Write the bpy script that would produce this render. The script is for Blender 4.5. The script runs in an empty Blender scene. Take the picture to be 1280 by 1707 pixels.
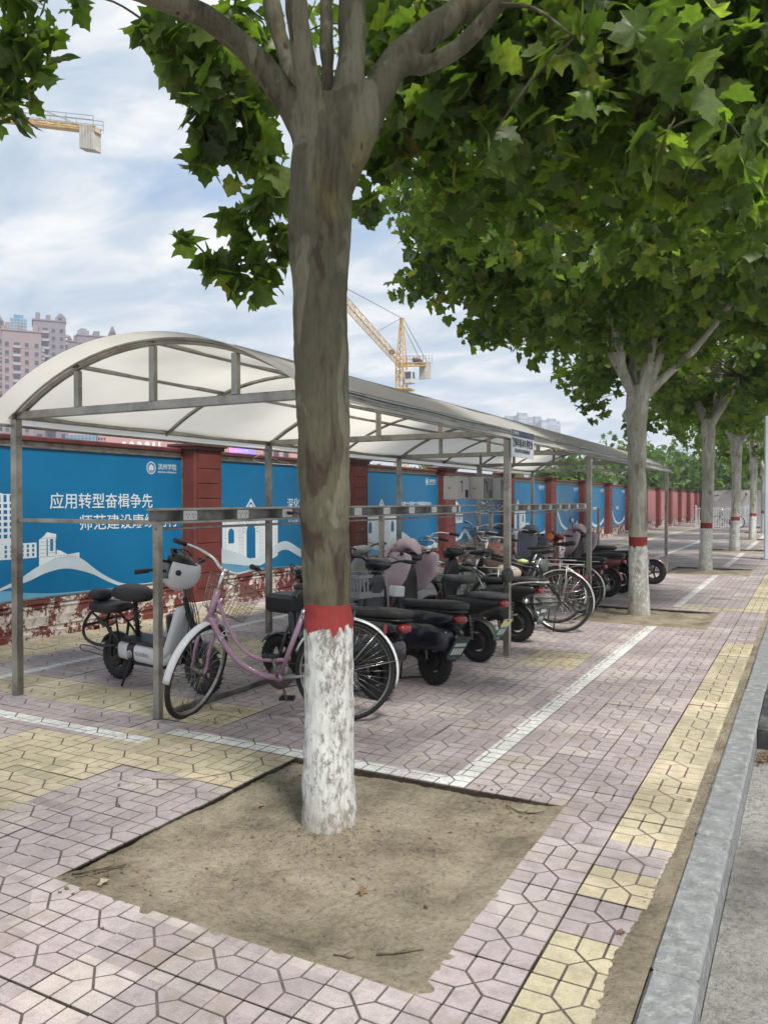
import bpy, math, random
import numpy as np
from math import sin, cos, pi, radians, atan2, sqrt, hypot
from mathutils import Vector, Matrix, noise
random.seed(7)
RND = random.Random(11)
SC = bpy.context.scene
COL = SC.collection

# ------------------------------------------------------------------ camera
EYE = 1.46
cam_d = bpy.data.cameras.new('camera')
cam = bpy.data.objects.new('camera', cam_d); COL.objects.link(cam)
cam.location = (0, 0, EYE)
cam.rotation_euler = (radians(90) - math.atan(18.5/1331), 0, radians(28))
cam_d.sensor_fit = 'HORIZONTAL'; cam_d.sensor_width = 36; cam_d.lens = 36*1331/1280
cam_d.clip_start = 0.05; cam_d.clip_end = 6000
SC.camera = cam
SC.view_settings.view_transform = 'Standard'; SC.view_settings.look = 'None'
SC.view_settings.gamma = 1; SC.view_settings.use_curve_mapping = False
SC.view_settings.exposure = 1.1
SC.cycles.max_bounces = 8; SC.cycles.diffuse_bounces = 4; SC.cycles.glossy_bounces = 4
SC.cycles.transmission_bounces = 6; SC.cycles.transparent_max_bounces = 12; SC.cycles.volume_bounces = 1
SC.cycles.use_denoising = True
SC.cycles.sample_clamp_indirect = 4

# ------------------------------------------------------------------ sky + sun
SUN_AZ, SUN_EL = -125, 56          # azimuth from +Y towards -X, degrees
wd = bpy.data.worlds.new('World'); SC.world = wd; wd.use_nodes = True
nt = wd.node_tree; nt.nodes.clear()
def N(t, kind, **kw):
    n = t.nodes.new(kind)
    for k, v in kw.items():
        if k == 'inp':
            for kk, vv in v.items(): n.inputs[kk].default_value = vv
        else: setattr(n, k, v)
    return n
def ramp(t, stops, fac=None, interp='LINEAR'):
    n = t.nodes.new('ShaderNodeValToRGB'); cr = n.color_ramp; cr.interpolation = interp
    while len(cr.elements) < len(stops): cr.elements.new(.5)
    for e, (p, c) in zip(cr.elements, stops):
        e.position = p; e.color = (c[0], c[1], c[2], 1) if hasattr(c, '__len__') else (c, c, c, 1)
    if fac is not None: t.links.new(fac, n.inputs[0])
    return n.outputs[0]
def mix(t, a, b, f, mode='MIX'):
    n = t.nodes.new('ShaderNodeMix'); n.data_type = 'RGBA'; n.blend_type = mode
    for s, v in ((n.inputs[0], f), (n.inputs[6], a), (n.inputs[7], b)):
        if hasattr(v, 'is_linked'): t.links.new(v, s)
        elif hasattr(v, '__len__'): s.default_value = (v[0], v[1], v[2], 1)
        else: s.default_value = v if s.type == 'VALUE' else (v, v, v, 1)
    return n.outputs[2]
def mth(t, op, a, b=None, c=None):
    n = t.nodes.new('ShaderNodeMath'); n.operation = op
    for i, v in enumerate((a, b, c)):
        if v is None: continue
        if hasattr(v, 'is_linked'): t.links.new(v, n.inputs[i])
        else: n.inputs[i].default_value = v
    return n.outputs[0]
sky = N(nt, 'ShaderNodeTexSky', sky_type='NISHITA', sun_disc=False)
sky.sun_elevation = radians(SUN_EL); sky.sun_rotation = radians(-SUN_AZ)
sky.air_density = 1.0; sky.dust_density = 1.2; sky.ozone_density = 1.5
tc = N(nt, 'ShaderNodeTexCoord'); sp = N(nt, 'ShaderNodeSeparateXYZ'); nt.links.new(tc.outputs['Generated'], sp.inputs[0])
zc = mth(nt, 'ADD', mth(nt, 'MAXIMUM', sp.outputs[2], 0.0), 0.16)
cx_ = mth(nt, 'DIVIDE', sp.outputs[0], zc); cy_ = mth(nt, 'DIVIDE', sp.outputs[1], zc)
cb = N(nt, 'ShaderNodeCombineXYZ'); nt.links.new(cx_, cb.inputs[0]); nt.links.new(cy_, cb.inputs[1])
mp = N(nt, 'ShaderNodeMapping'); mp.inputs['Rotation'].default_value = (0, 0, radians(25)); mp.inputs['Scale'].default_value = (1.0, 1.5, 1)
mp.inputs['Location'].default_value = (1.7, 4.2, 0)
nt.links.new(cb.outputs[0], mp.inputs[0])
n1 = N(nt, 'ShaderNodeTexNoise', inp={'Scale': 0.95, 'Detail': 9.0, 'Roughness': .56, 'Distortion': .35}); nt.links.new(mp.outputs[0], n1.inputs['Vector'])
n2 = N(nt, 'ShaderNodeTexNoise', inp={'Scale': 2.3, 'Detail': 8.0, 'Roughness': .6, 'Distortion': .5}); nt.links.new(mp.outputs[0], n2.inputs['Vector'])
cover = ramp(nt, [(.24, 0), (.42, 1)], n1.outputs[0])
tone = ramp(nt, [(.34, (4.3, 5.3, 6.5)), (.47, (5.5, 6.3, 7.2)), (.58, (7.6, 7.9, 8.2)), (.70, (9.6, 9.5, 9.3))], n2.outputs[0])

skyc = mix(nt, sky.outputs[0], (3.0, 5.0, 8.2), .6)
fin = mix(nt, skyc, tone, cover)
bg = N(nt, 'ShaderNodeBackground', inp={'Strength': 0.054}); nt.links.new(fin, bg.inputs[0])
wo = N(nt, 'ShaderNodeOutputWorld'); nt.links.new(bg.outputs[0], wo.inputs[0])
sun_d = bpy.data.lights.new('sun', 'SUN'); sun_d.energy = 2.7; sun_d.angle = radians(13); sun_d.color = (1, .95, .87)
sun = bpy.data.objects.new('sun', sun_d); COL.objects.link(sun)
sdir = Vector((-sin(radians(SUN_AZ))*cos(radians(SUN_EL)), cos(radians(SUN_AZ))*cos(radians(SUN_EL)), sin(radians(SUN_EL))))
sun.rotation_euler = sdir.to_track_quat('Z', 'Y').to_euler()

# ------------------------------------------------------------------ helpers
def props(o, label=None, cat=None, group=None, kind=None):
    if label: o['label'] = label
    if cat: o['category'] = cat
    if group: o['group'] = group
    if kind: o['kind'] = kind
    return o
def empty(name, loc=(0, 0, 0), rz=0, label=None, cat=None, group=None, kind=None, parent=None):
    o = bpy.data.objects.new(name, None); COL.objects.link(o); o.empty_display_size = .1
    o.location = loc; o.rotation_euler = (0, 0, rz)
    if parent: o.parent = parent
    return props(o, label, cat, group, kind)
class MB:
    def __init__(s): s.v = []; s.f = []; s.m = []; s.M = None; s.mi = 0; s.sm = []; s.smooth = True
    def add(s, vs, fs, mi=None, smooth=None):
        o = len(s.v)
        if s.M is not None: vs = [tuple(s.M @ Vector(v)) for v in vs]
        s.v.extend(vs); s.f.extend([tuple(i+o for i in f) for f in fs])
        s.m.extend([s.mi if mi is None else mi]*len(fs)); s.sm.extend([s.smooth if smooth is None else smooth]*len(fs))
    def box(s, x0, x1, y0, y1, z0, z1, mi=None):
        s.add([(x0,y0,z0),(x1,y0,z0),(x1,y1,z0),(x0,y1,z0),(x0,y0,z1),(x1,y0,z1),(x1,y1,z1),(x0,y1,z1)],
              [(3,2,1,0),(4,5,6,7),(0,1,5,4),(1,2,6,5),(2,3,7,6),(3,0,4,7)], mi, False)
    def cbox(s, x0, x1, y0, y1, z0, z1, b=.004, mi=None):      # chamfered box
        xs, ys, zs = (x0, x1), (y0, y1), (z0, z1); vs = []; idx = {}
        for i in (0,1):
            for j in (0,1):
                for k in (0,1):
                    sx, sy, sz = (1,-1)[i], (1,-1)[j], (1,-1)[k]; X, Y, Z = xs[i], ys[j], zs[k]
                    for a, p in enumerate(((X, Y+sy*b, Z+sz*b), (X+sx*b, Y, Z+sz*b), (X+sx*b, Y+sy*b, Z))):
                        idx[i,j,k,a] = len(vs); vs.append(p)
        fs = []
        for i in (0,1):
            q = [idx[i,0,0,0], idx[i,1,0,0], idx[i,1,1,0], idx[i,0,1,0]]; fs.append(q if i else q[::-1])
            q = [idx[0,i,0,1], idx[1,i,0,1], idx[1,i,1,1], idx[0,i,1,1]]; fs.append(q[::-1] if i else q)
            q = [idx[0,0,i,2], idx[1,0,i,2], idx[1,1,i,2], idx[0,1,i,2]]; fs.append(q if i else q[::-1])
        for i in (0,1):
            for j in (0,1):
                fs.append([idx[i,j,0,0], idx[i,j,0,1], idx[i,j,1,1], idx[i,j,1,0]][::(1 if i == j else -1)])
                fs.append([idx[i,0,j,0], idx[i,0,j,2], idx[i,1,j,2], idx[i,1,j,0]][::(-1 if i == j else 1)])
                fs.append([idx[0,i,j,1], idx[0,i,j,2], idx[1,i,j,2], idx[1,i,j,1]][::(1 if i == j else -1)])
                for k in (0,1):
                    fs.append([idx[i,j,k,0], idx[i,j,k,1], idx[i,j,k,2]][::(-1 if (i+j+k) % 2 == 1 else 1)])
        s.add(vs, [tuple(f) for f in fs], mi, False)
    def tube(s, pts, r, n=8, mi=None, caps=True, flat=1.0):
        pts = [Vector(p) for p in pts]; m = len(pts)
        rs = r if hasattr(r, '__len__') else [r]*m
        t0 = (pts[1]-pts[0]).normalized(); ref = Vector((0,0,1)) if abs(t0.z) < .9 else Vector((1,0,0))
        u = t0.cross(ref).normalized(); vs = []
        for i in range(m):
            t = (pts[min(i+1, m-1)]-pts[max(i-1, 0)]).normalized()
            u = (u - t*u.dot(t))
            u = u.normalized() if u.length > 1e-6 else t.orthogonal().normalized()
            w = t.cross(u)
            for k in range(n):
                a = 2*pi*(k+.5)/n; vs.append(tuple(pts[i]+u*cos(a)*rs[i]+w*sin(a)*rs[i]*flat))
        fs = [(i*n+k, i*n+(k+1) % n, (i+1)*n+(k+1) % n, (i+1)*n+k) for i in range(m-1) for k in range(n)]
        if caps: fs += [tuple(range(n))[::-1], tuple((m-1)*n+k for k in range(n))]
        s.add(vs, fs, mi)
    def beam(s, a, b, w, h, mi=None):                          # rectangular bar a->b, w horizontal, h vertical-ish
        a, b = Vector(a), Vector(b); t = (b-a).normalized()
        up = Vector((0,0,1)) if abs(t.z) < .95 else Vector((0,1,0))
        u = t.cross(up).normalized(); v = u.cross(t)
        c = min(w, h)*.12; prof = [(-w/2+c,-h/2),(w/2-c,-h/2),(w/2,-h/2+c),(w/2,h/2-c),(w/2-c,h/2),(-w/2+c,h/2),(-w/2,h/2-c),(-w/2,-h/2+c)]
        vs = [tuple(p+u*x+v*y) for p in (a, b) for x, y in prof]
        s.add(vs, [(k, (k+1) % 8, 8+(k+1) % 8, 8+k) for k in range(8)]+[tuple(range(8))[::-1], tuple(range(8,16))], mi, False)
    def ring(s, c, ax, prof, n=32, mi=None, a0=0, a1=2*pi, closed_prof=True):
        # lathe of profile [(radius, offset)] round the axis through c; closed loop profile
        c = Vector(c); ax = Vector(ax).normalized(); u = Vector((0,0,1)) if abs(ax.z) < .9 else Vector((1,0,0))
        u = (u-ax*u.dot(ax)).normalized(); w = ax.cross(u); full = abs(a1-a0-2*pi) < 1e-6; m = len(prof); vs = []
        N_ = n if full else n+1
        for i in range(N_):
            a = a0+(a1-a0)*i/n; d = u*cos(a)+w*sin(a)
            for r_, o_ in prof: vs.append(tuple(c+d*r_+ax*o_))
        fs = []
        for i in range(n):
            j = (i+1) % N_
            for k in range(m if closed_prof else m-1):
                l = (k+1) % m; fs.append((i*m+k, j*m+k, j*m+l, i*m+l))
        s.add(vs, fs, mi)
    def disc(s, c, ax, prof, n=24, mi=None):                    # solid of revolution; profile from axis to axis
        s.ring(c, ax, prof, n, mi, closed_prof=False)
    def loft(s, secs, n=14, p=2.6, mi=None, ax='x'):
        # secs: (x, yc, zc, half_w, half_h) superellipse sections along ax
        vs = []
        for (x, yc, zc, hw, hh) in secs:
            for k in range(n):
                a = 2*pi*(k+.5)/n; ca, sa = cos(a), sin(a)
                y = yc+hw*math.copysign(abs(ca)**(2/p), ca); z = zc+hh*math.copysign(abs(sa)**(2/p), sa)
                vs.append((x, y, z) if ax == 'x' else (y, z, x) if ax == 'z' else (y, x, z))
        m = len(secs); fs = [(i*n+k, i*n+(k+1) % n, (i+1)*n+(k+1) % n, (i+1)*n+k) for i in range(m-1) for k in range(n)]
        fs += [tuple(range(n))[::-1], tuple((m-1)*n+k for k in range(n))]
        if ax == 'y': fs = [f[::-1] for f in fs]
        s.add(vs, fs, mi)
    def ball(s, c, rx, ry, rz, n=12, m=8, mi=None):
        vs = []; fs = []
        for i in range(m+1):
            t = pi*i/m
            for k in range(n): a = 2*pi*k/n; vs.append((c[0]+rx*sin(t)*cos(a), c[1]+ry*sin(t)*sin(a), c[2]+rz*cos(t)))
        for i in range(m):
            for k in range(n): fs.append((i*n+k, (i+1)*n+k, (i+1)*n+(k+1) % n, i*n+(k+1) % n))
        s.add(vs, fs, mi)
    def prism(s, poly, z0, z1, mi=None, side=True):             # poly in xy
        n = len(poly); vs = [(x, y, z0) for x, y in poly]+[(x, y, z1) for x, y in poly]
        fs = [tuple(range(n, 2*n))]
        if side: fs += [(k, (k+1) % n, n+(k+1) % n, n+k) for k in range(n)]
        s.add(vs, fs, mi, False)
    def build(s, name, mats, parent=None, auto=None):
        me = bpy.data.meshes.new(name); me.from_pydata(s.v, [], s.f)
        if not isinstance(mats, (list, tuple)): mats = [mats]
        for m_ in mats: me.materials.append(m_)
        me.polygons.foreach_set('material_index', s.m); me.polygons.foreach_set('use_smooth', s.sm)
        me.update()
        o = bpy.data.objects.new(name, me); COL.objects.link(o)
        if parent: o.parent = parent
        return o
def mesh_np(name, V, F, mat, parent=None, smooth=False, attr=None):
    # V (n,3) float, F (m,k) int with one k
    me = bpy.data.meshes.new(name); n, (m, k) = len(V), F.shape
    me.vertices.add(n); me.vertices.foreach_set('co', V.astype(np.float32).ravel())
    me.loops.add(m*k); me.loops.foreach_set('vertex_index', F.astype(np.int32).ravel())
    me.polygons.add(m); me.polygons.foreach_set('loop_start', np.arange(0, m*k, k, dtype=np.int32))
    me.polygons.foreach_set('loop_total', np.full(m, k, dtype=np.int32))
    me.polygons.foreach_set('use_smooth', np.full(m, smooth))
    if attr is not None:
        a = me.attributes.new('tint', 'FLOAT', 'POINT'); a.data.foreach_set('value', attr.astype(np.float32))
    for mm in (mat if isinstance(mat, list) else [mat]): me.materials.append(mm)
    me.update(); me.validate()
    o = bpy.data.objects.new(name, me); COL.objects.link(o)
    if parent: o.parent = parent
    return o
def copy_tree(o, parent=None):
    c = o.copy(); COL.objects.link(c)
    if parent: c.parent = parent
    for ch in list(o.children): copy_tree(ch, c)
    return c
def spline(pts, k=6):
    P = [Vector(p) for p in pts]; out = []
    for i in range(len(P)-1):
        p0, p1, p2, p3 = P[max(i-1,0)], P[i], P[i+1], P[min(i+2, len(P)-1)]
        for j in range(k):
            t = j/k; out.append(.5*((2*p1)+(p2-p0)*t+(2*p0-5*p1+4*p2-p3)*t*t+(3*p1-p0-3*p2+p3)*t**3))
    out.append(P[-1]); return [tuple(p) for p in out]

# ------------------------------------------------------------------ materials
def newmat(name):
    m = bpy.data.materials.new(name); m.use_nodes = True; t = m.node_tree
    return m, t, t.nodes['Principled BSDF']
def P(name, col, rough=.5, metal=0, var=.12, vs=6.0, bump=0.0, bs=60.0, dirt=None, ds=3.0, dthr=(.5, .68), coat=0, spec=.5, rvar=.12, obj=True):
    """plain coloured material with mottling, optional blotches of dirt and fine relief"""
    m, t, b = newmat(name)
    g = N(t, 'ShaderNodeTexCoord'); src = g.outputs['Object'] if obj else N(t, 'ShaderNodeNewGeometry').outputs['Position']
    n = N(t, 'ShaderNodeTexNoise', inp={'Scale': vs, 'Detail': 6.0, 'Roughness': .6}); t.links.new(src, n.inputs['Vector'])
    lo = tuple(max(0, c*(1-var*1.6)) for c in col); hi = tuple(min(1, c*(1+var)) for c in col)
    c = ramp(t, [(.3, lo), (.7, hi)], n.outputs[0])
    if dirt:
        n3 = N(t, 'ShaderNodeTexNoise', inp={'Scale': ds, 'Detail': 9.0, 'Roughness': .68}); t.links.new(src, n3.inputs['Vector'])
        c = mix(t, c, dirt, ramp(t, [(dthr[0], 0), (dthr[1], 1)], n3.outputs[0]))
    t.links.new(c, b.inputs['Base Color'])
    b.inputs['Metallic'].default_value = metal
    rr = ramp(t, [(.3, max(.03, rough-rvar)), (.7, min(1, rough+rvar))], n.outputs[0]); t.links.new(rr, b.inputs['Roughness'])
    b.inputs['Specular IOR Level'].default_value = spec
    if coat: b.inputs['Coat Weight'].default_value = coat; b.inputs['Coat Roughness'].default_value = .08
    if bump:
        n2 = N(t, 'ShaderNodeTexNoise', inp={'Scale': bs, 'Detail': 4.0, 'Roughness': .6}); t.links.new(src, n2.inputs['Vector'])
        bp = N(t, 'ShaderNodeBump', inp={'Strength': bump, 'Distance': .01}); t.links.new(n2.outputs[0], bp.inputs['Height']); t.links.new(bp.outputs[0], b.inputs['Normal'])
    return m
M = {}
M['steel'] = P('stainless_steel', (.36,.345,.31), .34, .8, .25, 3.0, dirt=(.16,.135,.11), ds=5, dthr=(.5,.75))
M['steel_dull'] = P('dull_steel', (.28,.27,.25), .45, .75, .25, 4.0, dirt=(.12,.10,.085), ds=7, dthr=(.45,.7))
M['chrome'] = P('chrome', (.72,.72,.72), .18, 1, .1, 8, dirt=(.25,.17,.11), ds=14, dthr=(.58,.74))
M['rim'] = P('rim_alloy', (.36,.36,.36), .3, .9, .1, 8, dirt=(.2,.15,.1), ds=10, dthr=(.52,.72))
M['rubber'] = P('tyre_rubber', (.015,.0145,.014), .75, 0, .3, 12, bump=.3, bs=120, dirt=(.08,.07,.06), ds=9, dthr=(.58,.8))
M['black'] = P('black_plastic', (.011,.011,.012), .45, 0, .3, 8, dirt=(.05,.045,.04), ds=6, dthr=(.60,.85))
M['blackgloss'] = P('black_gloss_paint', (.009,.009,.012), .2, 0, .3, 5, coat=.6, dirt=(.08,.07,.06), ds=5, dthr=(.6,.85))
M['navy'] = P('navy_paint', (.009,.011,.022), .30, 0, .3, 5, coat=.4, dirt=(.03,.03,.03), ds=5, dthr=(.6,.9))
M['seat'] = P('seat_vinyl', (.017,.017,.018), .5, 0, .3, 10, bump=.25, bs=200, dirt=(.06,.056,.05), ds=5, dthr=(.55,.85))
M['seatgrey'] = P('grey_seat_vinyl', (.07,.082,.078), .5, 0, .2, 10, bump=.2, bs=200)
M['olive'] = P('olive_paint', (.11,.115,.095), .4, 0, .15, 6)
M['whiteplastic'] = P('white_plastic', (.62,.63,.65), .35, 0, .05, 4, coat=.3, dirt=(.35,.32,.28), ds=5, dthr=(.6,.85))
M['greyplastic'] = P('grey_plastic', (.30,.30,.31), .5, 0, .1, 6)
M['pinkpaint'] = P('lilac_paint', (.36,.21,.30), .3, 0, .08, 6, coat=.5, dirt=(.18,.12,.12), ds=7, dthr=(.58,.8))
M['silverpaint'] = P('silver_paint', (.42,.42,.41), .35, .4, .1, 6, dirt=(.15,.12,.09), ds=8, dthr=(.55,.8))
M['greenpaint'] = P('grey_green_paint', (.15,.19,.165), .4, .1, .15, 6)
M['redpaint'] = P('dark_red_paint', (.16,.035,.035), .35, 0, .2, 6, coat=.3)
M['redlens'] = P('red_lens', (.22,.012,.018), .2, 0, .2, 30, coat=.5)
M['orange'] = P('orange_reflector', (.75,.18,.04), .35, 0, .2, 40)
M['wire'] = P('rusty_wire', (.42,.37,.32), .45, .7, .3, 25, dirt=(.2,.09,.045), ds=20, dthr=(.5,.62))
M['rust'] = P('rusted_steel', (.15,.07,.045), .8, .2, .4, 20)
M['quiltpink'] = P('pink_quilt', (.54,.42,.46), .85, 0, .12, 5, bump=.5, bs=40)
M['quiltgrey'] = P('grey_quilt', (.20,.22,.27), .85, 0, .12, 5, bump=.5, bs=40)
M['bag'] = P('khaki_cloth', (.32,.29,.23), .9, 0, .15, 8, bump=.4, bs=60)
M['visor'] = P('smoked_visor', (.10,.105,.11), .12, 0, .1, 4, coat=.6)
M['whitepaint'] = P('white_paint', (.72,.72,.70), .6, 0, .06, 5)
M['plate'] = P('plate_white', (.62,.66,.64), .4, 0, .05, 5)
M['plategreen'] = P('plate_green', (.03,.19,.15), .4, 0, .1, 5)
M['platedark'] = P('plate_dark_green', (.035,.075,.07), .4, 0, .1, 5)
M['sticker'] = P('yellow_sticker', (.78,.72,.36), .5, 0, .06, 5)
M['brownpaint'] = P('brown_paint', (.22,.13,.11), .3, .2, .15, 6, coat=.4)
M['wicker'] = P('brown_wicker', (.13,.085,.055), .8, 0, .4, 30, bump=.8, bs=80)
M['sackprint'] = P('printed_sack', (.42,.30,.25), .85, 0, .2, 9, dirt=(.45,.12,.09), ds=14, dthr=(.5,.6))
M['yellowcloth'] = P('lime_cloth', (.42,.46,.20), .85, 0, .15, 9, bump=.4)
# ------------------------------------------------------------------ ground materials
def geo_pos(t): return N(t, 'ShaderNodeNewGeometry').outputs['Position']
def tilemat(name, col, worn=None, alt=None):
    m, t, b = newmat(name); pos = geo_pos(t)
    v = N(t, 'ShaderNodeVectorMath', operation='ADD'); v.inputs[1].default_value = (1.02+51.6, 20.47, 0); t.links.new(pos, v.inputs[0])
    v2 = N(t, 'ShaderNodeVectorMath', operation='DIVIDE'); v2.inputs[1].default_value = (.258, .262, 50); t.links.new(v.outputs[0], v2.inputs[0])
    fl = N(t, 'ShaderNodeVectorMath', operation='FLOOR'); t.links.new(v2.outputs[0], fl.inputs[0])
    wn = N(t, 'ShaderNodeTexWhiteNoise', noise_dimensions='3D'); t.links.new(fl.outputs[0], wn.inputs['Vector'])
    c = ramp(t, [(0, tuple(x*.84 for x in col)), (.5, col), (1, tuple(min(1, x*1.10) for x in (alt or col)))], wn.outputs['Value'])
    n1 = N(t, 'ShaderNodeTexNoise', inp={'Scale': 1.1, 'Detail': 7.0, 'Roughness': .62}); t.links.new(pos, n1.inputs['Vector'])
    c = mix(t, c, ramp(t, [(.32, (.66,.66,.64)), (.55, (1,1,1)), (.75, (1.1,1.08,1.02))], n1.outputs[0]), 1, 'MULTIPLY')
    n2 = N(t, 'ShaderNodeTexNoise', inp={'Scale': 14.0, 'Detail': 8.0, 'Roughness': .7}); t.links.new(pos, n2.inputs['Vector'])
    c = mix(t, c, ramp(t, [(.3, (.74,.73,.70)), (.52, (1,1,1)), (.8, (1.12,1.12,1.12))], n2.outputs[0]), 1, 'MULTIPLY')
    n3 = N(t, 'ShaderNodeTexNoise', inp={'Scale': 260.0, 'Detail': 3.0, 'Roughness': .7}); t.links.new(pos, n3.inputs['Vector'])
    c = mix(t, c, ramp(t, [(.35, (.72,.72,.72)), (.5, (1,1,1)), (.7, (1.16,1.16,1.16))], n3.outputs[0]), 1, 'MULTIPLY')
    n4 = N(t, 'ShaderNodeTexNoise', inp={'Scale': 3.6, 'Detail': 10.0, 'Roughness': .72}); t.links.new(pos, n4.inputs['Vector'])
    c = mix(t, c, (.24,.20,.15), ramp(t, [(.52, 0), (.68, .6)], n4.outputs[0]))
    if worn:
        n5 = N(t, 'ShaderNodeTexNoise', inp={'Scale': 30.0, 'Detail': 9.0, 'Roughness': .75}); t.links.new(pos, n5.inputs['Vector'])
        n6 = N(t, 'ShaderNodeTexNoise', inp={'Scale': 2.2, 'Detail': 3.0}); t.links.new(pos, n6.inputs['Vector'])
        f = mth(t, 'ADD', mth(t, 'MULTIPLY', n5.outputs[0], .6), mth(t, 'MULTIPLY', n6.outputs[0], .4))
        c = mix(t, c, worn, ramp(t, [(.51, 0), (.60, .85)], f))
    t.links.new(c, b.inputs['Base Color']); b.inputs['Roughness'].default_value = .88; b.inputs['Specular IOR Level'].default_value = .3
    bp = N(t, 'ShaderNodeBump', inp={'Strength': .45, 'Distance': .0035}); t.links.new(mth(t, 'ADD', n3.outputs[0], mth(t, 'MULTIPLY', n2.outputs[0], 1.5)), bp.inputs['Height']); t.links.new(bp.outputs[0], b.inputs['Normal'])
    return m
PINK = (.37,.318,.328); YEL = (.455,.405,.285)
M['pink_tile'] = tilemat('pink_concrete_tile', PINK, alt=(.395,.35,.335))
M['yellow_tile'] = tilemat('yellow_concrete_tile', YEL, alt=(.48,.41,.30))
M['line_paint'] = tilemat('worn_white_line_paint', (.66,.68,.66), worn=(.40,.34,.345))
def soilmat(name, a, b_, sc=1.0):
    m, t, b = newmat(name); pos = geo_pos(t)
    n1 = N(t, 'ShaderNodeTexNoise', inp={'Scale': 2.5*sc, 'Detail': 10.0, 'Roughness': .7}); t.links.new(pos, n1.inputs['Vector'])
    c = ramp(t, [(.32, tuple(x*.55 for x in a)), (.47, a), (.62, b_)], n1.outputs[0])
    n2 = N(t, 'ShaderNodeTexNoise', inp={'Scale': 45.0*sc, 'Detail': 8.0, 'Roughness': .75}); t.links.new(pos, n2.inputs['Vector'])
    c = mix(t, c, ramp(t, [(.3, (.55,.52,.48)), (.5, (1,1,1)), (.72, (1.22,1.2,1.16))], n2.outputs[0]), 1, 'MULTIPLY')
    n3 = N(t, 'ShaderNodeTexNoise', inp={'Scale': 300.0*sc, 'Detail': 3.0, 'Roughness': .7}); t.links.new(pos, n3.inputs['Vector'])
    c = mix(t, c, ramp(t, [(.3, (.6,.6,.6)), (.5, (1,1,1)), (.7, (1.3,1.3,1.3))], n3.outputs[0]), 1, 'MULTIPLY')
    t.links.new(c, b.inputs['Base Color']); b.inputs['Roughness'].default_value = .95; b.inputs['Specular IOR Level'].default_value = .15
    bp = N(t, 'ShaderNodeBump', inp={'Strength': 1.0, 'Distance': .016}); t.links.new(mth(t, 'ADD', n2.outputs[0], mth(t, 'MULTIPLY', n3.outputs[0], .4)), bp.inputs['Height']); t.links.new(bp.outputs[0], b.inputs['Normal'])
    return m
M['soil'] = soilmat('dry_sandy_soil', (.27,.232,.17), (.37,.325,.25))
M['groove'] = soilmat('groove_dirt', (.165,.14,.128), (.22,.19,.172))
M['joint'] = soilmat('joint_dirt', (.06,.05,.038), (.12,.10,.07))
M['asphalt'] = soilmat('pale_concrete_road', (.27,.265,.25), (.34,.335,.32), .6)
M['field'] = soilmat('far_ground', (.22,.20,.16), (.27,.25,.2), .05)
M['kerb'] = P('granite_kerb', (.195,.205,.21), .85, 0, .18, 14, bump=.9, bs=70, dirt=(.36,.355,.34), ds=22, dthr=(.5,.72), obj=False)

# ------------------------------------------------------------------ ground, road
TP = .258; X0 = -1.02; WALLX = -7.26
b = MB(); b.smooth = False; b.add([(-1200,-220,-.30),(700,-220,-.30),(700,1200,-.30),(-1200,1200,-.30)], [(0,1,2,3)])
props(b.build('ground', M['field']), kind='structure')
b = MB(); b.add([(-.2805,-30,-.125),(30,-30,-.125),(30,400,-.125),(-.2805,400,-.125)], [(0,1,2,3)], smooth=False)
road = props(b.build('road', M['asphalt']), kind='structure')
TREE_Y = [3.06, 10.55, 17.95, 25.4, 32.9, 40.4, 47.9, 55.4, 62.9, 70.4]
pits = [(-2.568, X0, ty-.95, ty+.695) for ty in TREE_Y]
b = MB(); ys = [-6]
for p in pits: ys += [p[2], p[3]]
ys.append(160)
for i in range(len(ys)-1):
    if i % 2 == 0: b.box(WALLX+.05, -.43, ys[i], ys[i+1], -.28, -.011)
    else: b.box(WALLX+.05, pits[0][0]-.02, ys[i], ys[i+1], -.28, -.011); b.box(X0+.01, -.43, ys[i], ys[i+1], -.28, -.011)
pav = props(b.build('pavement', M['joint']), kind='structure')

# kerb: single stones
kerb = props(empty('kerb'), kind='structure')
kst = []
kr = random.Random(3)
kyj = [-1.3,-.3,.65,1.62,2.57,3.7,4.84,5.79,6.72,7.6,8.2]
while kyj[-1] < 60: kyj.append(kyj[-1]+.97)
for i in range(len(kyj)-1):
    b = MB(); dz = kr.uniform(-.004,.004); dx = kr.uniform(-.004,.004)
    b.cbox(-.428+dx, -.282+dx, kyj[i]+.004, kyj[i+1]-.004, -.27, .012+dz, .012)
    b.build('kerb_stone', M['kerb'], kerb)
b = MB(); b.box(-.426, -.284, 60, 160, -.27, .01); b.box(-.422, -.286, -6, 60, -.28, -.03); b.build('kerb_run', M['kerb'], kerb)

# ------------------------------------------------------------------ paving tiles
def facets():
    a, c = .335, .665; h = .5
    P_ = [[(0,0),(a,0),(a,a),(0,a)], [(c,0),(1,0),(1,a),(c,a)], [(0,c),(a,c),(a,1),(0,1)], [(c,c),(1,c),(1,1),(c,1)],
          [(a,0),(c,0),(c,a),(h,h),(a,a)], [(1,a),(1,c),(c,c),(h,h),(c,a)], [(c,1),(a,1),(a,c),(h,h),(c,c)], [(0,c),(0,a),(a,a),(h,h),(a,c)]]
    return P_
def inset(poly, g, edge):
    n = len(poly); L = []
    for i in range(n):
        (x1,y1),(x2,y2) = poly[i], poly[(i+1) % n]; dx, dy = x2-x1, y2-y1; l = hypot(dx, dy); nx, ny = -dy/l, dx/l
        on = (x1 == x2 and x1 in (0,1)) or (y1 == y2 and y1 in (0,1)); d = edge if on else g
        L.append((nx, ny, nx*x1+ny*y1+d))
    out = []
    for i in range(n):
        a1, b1, c1 = L[i-1]; a2, b2, c2 = L[i]; D = a1*b2-a2*b1
        out.append(((c1*b2-c2*b1)/D, (a1*c2-a2*c1)/D))
    return out
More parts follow.
